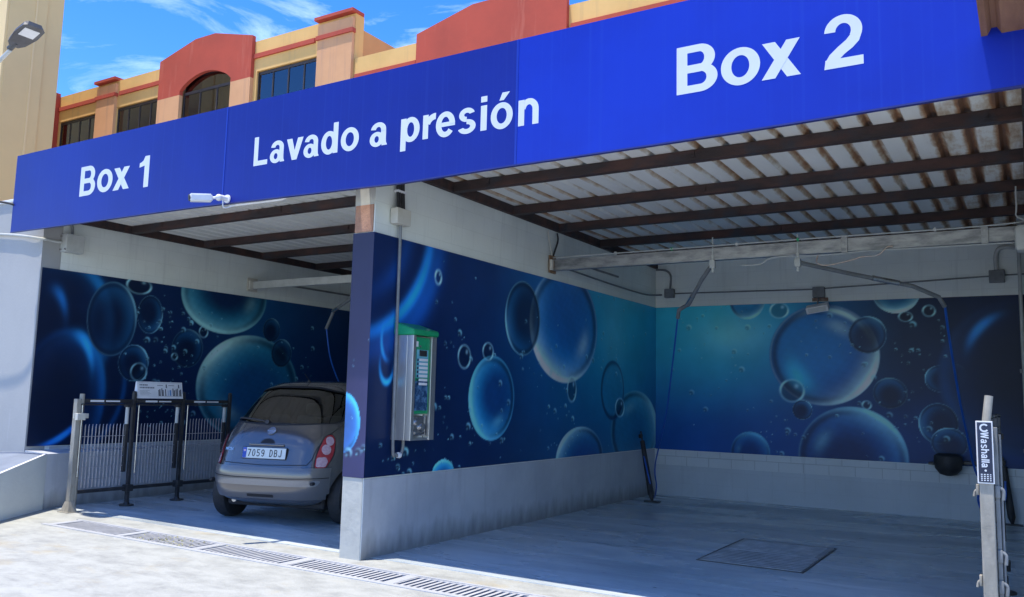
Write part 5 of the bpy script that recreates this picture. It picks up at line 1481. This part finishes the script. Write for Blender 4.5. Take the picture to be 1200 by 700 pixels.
# number plate, handle recess, badge
zc = .775; h = bvh.ray_cast(Vector((0, -1, zc)), Vector((0, 1, 0))); yb = h[0].y
def onplate(b, off, tilt=-9):
    bmesh.ops.transform(b.bm, matrix=Matrix.Translation((0, yb-.016-off, zc)) @ Matrix.Rotation(R(tilt), 4, 'X'), verts=b.bm.verts); return b
b = MB(); b.box(-.269, .269, -.003, .018, -.064, .064, .004); pl = onplate(b, 0).build('plate_holder', M['seam'], car)
b = MB(); b.box(-.262, .262, -.0065, -.0042, -.057, .057, .001); pp = onplate(b, 0).build('number_plate', M['plate'], pl)
b = MB(); b.box(-.260, -.215, -.0078, -.0067, -.055, .055); onplate(b, 0).build('country_band', M['plateblue'], pp)
def ptext(body, size, cx, cz, bold, m_, parent, off=.0084):
    t = text_mesh(body, size, bold, .0004)
    bmesh.ops.transform(t, matrix=Matrix.Translation((cx, -off, cz)) @ Matrix.Rotation(R(90), 4, 'X'), verts=t.verts)
    q_ = MB(); q_.bm.free(); q_.bm = t
    return onplate(q_, 0).build('lettering', m_, parent)
PG = {'7': [rect(0, .87, .5, 1), ('poly', [(.12, 0), (.27, 0), (.5, .87), (.36, .87)])],
      '0': [ring(.25, .5, .25, .5, .13, .12)],
      '5': [rect(.03, .87, .47, 1), rect(.03, .5, .15, .87), ring(.23, .31, .27, .31, .13, .12, -155, 128)],
      '9': [ring(.25, .69, .25, .31, .13, .12), ring(.25, .5, .25, .5, .13, .12, -140, 5)],
      'D': [rect(0, 0, .13, 1), rect(.13, .88, .24, 1), rect(.13, 0, .24, .12), ring(.22, .5, .28, .5, .13, .12, -90, 90)],
      'B': [rect(0, 0, .13, 1), rect(.13, .88, .26, 1), rect(.13, .46, .26, .58), rect(.13, 0, .26, .12), ring(.26, .73, .21, .27, .12, .12, -90, 90), ring(.26, .29, .24, .29, .13, .12, -90, 90)],
      'J': [rect(.32, .25, .45, 1), ring(.225, .25, .225, .25, .13, .12, 180, 360)]}
def glyph_mesh(shapes, x0, z0, s_x, s_z, y):
    b = MB()
    for k, (kind, *d) in enumerate(shapes):
        yy = y-.0001*k
        if kind == 'poly': b.bm.faces.new([b.bm.verts.new((x0+px*s_x, yy, z0+pz*s_z)) for px, pz in d[0]])
        else:
            A = [b.bm.verts.new((x0+px*s_x, yy, z0+pz*s_z)) for px, pz in d[0]]; Bv = [b.bm.verts.new((x0+px*s_x, yy, z0+pz*s_z)) for px, pz in d[1]]
            for i_ in range(len(A)-1): b.bm.faces.new((A[i_], A[i_+1], Bv[i_+1], Bv[i_]))
    return b
for i, ch in enumerate('7059 DBJ'):
    if ch == ' ': continue
    onplate(glyph_mesh(PG[ch], -.200+i*.0555-(.010 if i > 4 else 0), -.0385, .078, .077, -.0076), 0).build('plate_character', M['ink'], pp)
b = MB(); b.lathe([(.0, -.0082), (.012, -.0082), (.012, -.0078)], (-.2375, 0, .024), 14, 'Y'); onplate(b, 0).build('star_ring', M['lampclear'], pp)
hr = [(.155*math.cos(a)*.55, .878+.050*math.sin(a)) for a in np.linspace(0, PI, 16)]
carpart(project([(-.0855, .938)]+[(x, z) for x, z in reversed(hr)]+[(.0855, .938)] if False else [(x, z) for x, z in hr], rear, BK, .003, .02), 'handle_recess', M['seam'])
b = MB(); h2 = bvh.ray_cast(Vector((0, -1, .868)), Vector((0, 1, 0)))[0].y
b.box(-.215, .215, h2-.022, h2+.02, .853, .872, .007); b.build('tailgate_handle', M['carpaint'], car, True)
hb_ = bvh.ray_cast(Vector((0, -1, 1.005)), Vector((0, 1, 0)))
em = MB(); em.lathe([(.036, -.006), (.048, -.006), (.050, 0), (.036, 0)], (0, 0, 0), 28, 'Y')
em.box(-.053, .053, -.010, -.0065, -.010, .010, .002)
tl = math.atan2(hb_[1].z, -hb_[1].y) if hb_[1].y < 0 else .4
bmesh.ops.transform(em.bm, matrix=Matrix.Translation(hb_[0]+hb_[1]*.006) @ Matrix.Rotation(-tl, 4, 'X'), verts=em.bm.verts)
em.build('badge', M['chrome'], car, True)
t = text_mesh('MICRA', .045, .001, .0006); hm = bvh.ray_cast(Vector((-.47, -1, .80)), Vector((0, 1, 0)))
tn = hm[1]; 
Q = Matrix.Translation(hm[0]+tn*.005) @ (-tn if tn.y > 0 else tn).to_track_quat('Z', 'Y').to_matrix().to_4x4()
bmesh.ops.transform(t, matrix=Q, verts=t.verts); q_ = MB(); q_.bm.free(); q_.bm = t; q_.build('model_lettering', M['chrome'], car)
# wiper, antenna, high stop lamp
wp = [bvh.ray_cast(Vector((u, -1, z)), BK) for u, z in ((-.10, 1.10), (-.22, 1.118), (-.36, 1.128), (-.54, 1.13))]
b = MB(); b.tube([h_[0]+Vector((0, -.02, .004)) for h_ in wp], .009, n=8); b.cyl(wp[0][0]+Vector((0, .01, 0)), wp[0][0]+Vector((0, -.03, .005)), .024, n=14); b.build('rear_wiper', M['blackrub'], car, True)
b = MB(); hz = bvh.ray_cast(Vector((0, .98, 3)), Vector((0, 0, -1)))[0]; b.cyl(hz, hz+Vector((0, -.01, .022)), .022, .012, n=12); b.cyl(hz+Vector((0, 0, .02)), hz+Vector((0, -.12, .10)), .004, n=6); b.build('roof_antenna', M['blackrub'], car, True)
b = MB(); b.cyl((-.42, .20, .25), (-.42, .40, .25), .028, n=14); b.build('exhaust_pipe', M['chrome'], car, True)
b = MB(); b.box(-.6, .6, .35, 3.4, .17, .30, .03); b.build('underside', M['cabin'], car)
# seats
for u in (-.36, 0, .36):
    b = MB(); b.box(u-.13, u+.13, .93, 1.03, 1.03, 1.17, .045); b.build('headrest', M['seat'], car, True)
b = MB(); b.box(-.56, .56, .90, 1.04, .50, 1.05, .05); b.box(-.56, .56, 1.04, 1.50, .50, .70, .05); b.build('rear_seat', M['seat'], car, True)
for u in (-.35, .35):
    b = MB(); b.box(u-.24, u+.24, 1.75, 1.90, .55, 1.12, .06); b.box(u-.13, u+.13, 1.77, 1.87, 1.14, 1.30, .04); b.box(u-.24, u+.24, 1.9, 2.35, .5, .68, .05); b.build('front_seat', M['seat'], car, True)
b = MB(); b.box(-.60, .60, 2.50, 2.75, .70, .98, .05); b.build('dashboard', M['cabin'], car, True)
# wheels
def wheel(s_, v):
    x0_, x1_ = .635, .80
    b = MB()
    prof = [(.185, x0_), (.25, x0_), (.283, x0_+.012), (.294, x0_+.035), (.294, x1_-.035), (.283, x1_-.012), (.25, x1_), (.190, x1_-.004)]
    b.lathe([(r_, s_*x_) for r_, x_ in prof], (0, v, WR), 40, 'X')
    wh = b.build('wheel', M['tyre'], car, True)
    b = MB(); b.lathe([(.188, s_*(x1_-.02)), (.182, s_*(x1_-.006)), (.165, s_*(x1_-.012)), (.155, s_*(x1_-.045)), (.06, s_*(x1_-.03)), (.055, s_*(x1_-.008)), (.001, s_*(x1_-.006))], (0, v, WR), 36, 'X')
    for k in range(7):
        a = 2*PI*k/7; c0 = Vector((s_*(x1_-.022), v+.055*math.cos(a), WR+.055*math.sin(a))); c1 = Vector((s_*(x1_-.022), v+.165*math.cos(a), WR+.165*math.sin(a)))
        b.cyl(c0, c1, .018, .014, n=8)
    b.build('hubcap', M['chrome'], wh, True)
for v in WV:
    for s_ in (-1, 1): wheel(s_, v)
# front lamps
for s_ in (-1, 1):
    el = [(s_*.50+.13*math.cos(2*PI*k/24), .80+.10*math.sin(2*PI*k/24)) for k in range(24)]
    carpart(project(el, lambda u, z: (u, 6.0, z), (0, -1, 0), .008), 'headlamp', M['lens'])

# ------------------------------------------------------------------ groups for the remaining repeats
GR = {'hose boom': 'swivel hose booms under the roofs', 'spray lance stand': 'lance stands of the right bay', 'mat rack': 'floor mat racks',
      'hose': 'pressure hoses', 'beam': 'overhead beams of the bays', 'cable tray': 'cable trays high on the walls', 'junction box': 'electrical junction boxes',
      'conduit': 'electrical conduits', 'roof': 'corrugated bay roofs', 'wall': 'block walls of the bays'}
for o in bpy.data.objects:
    if o.parent is None and o.get('category') in GR and not o.get('group'): o['group'] = GR[o['category']]
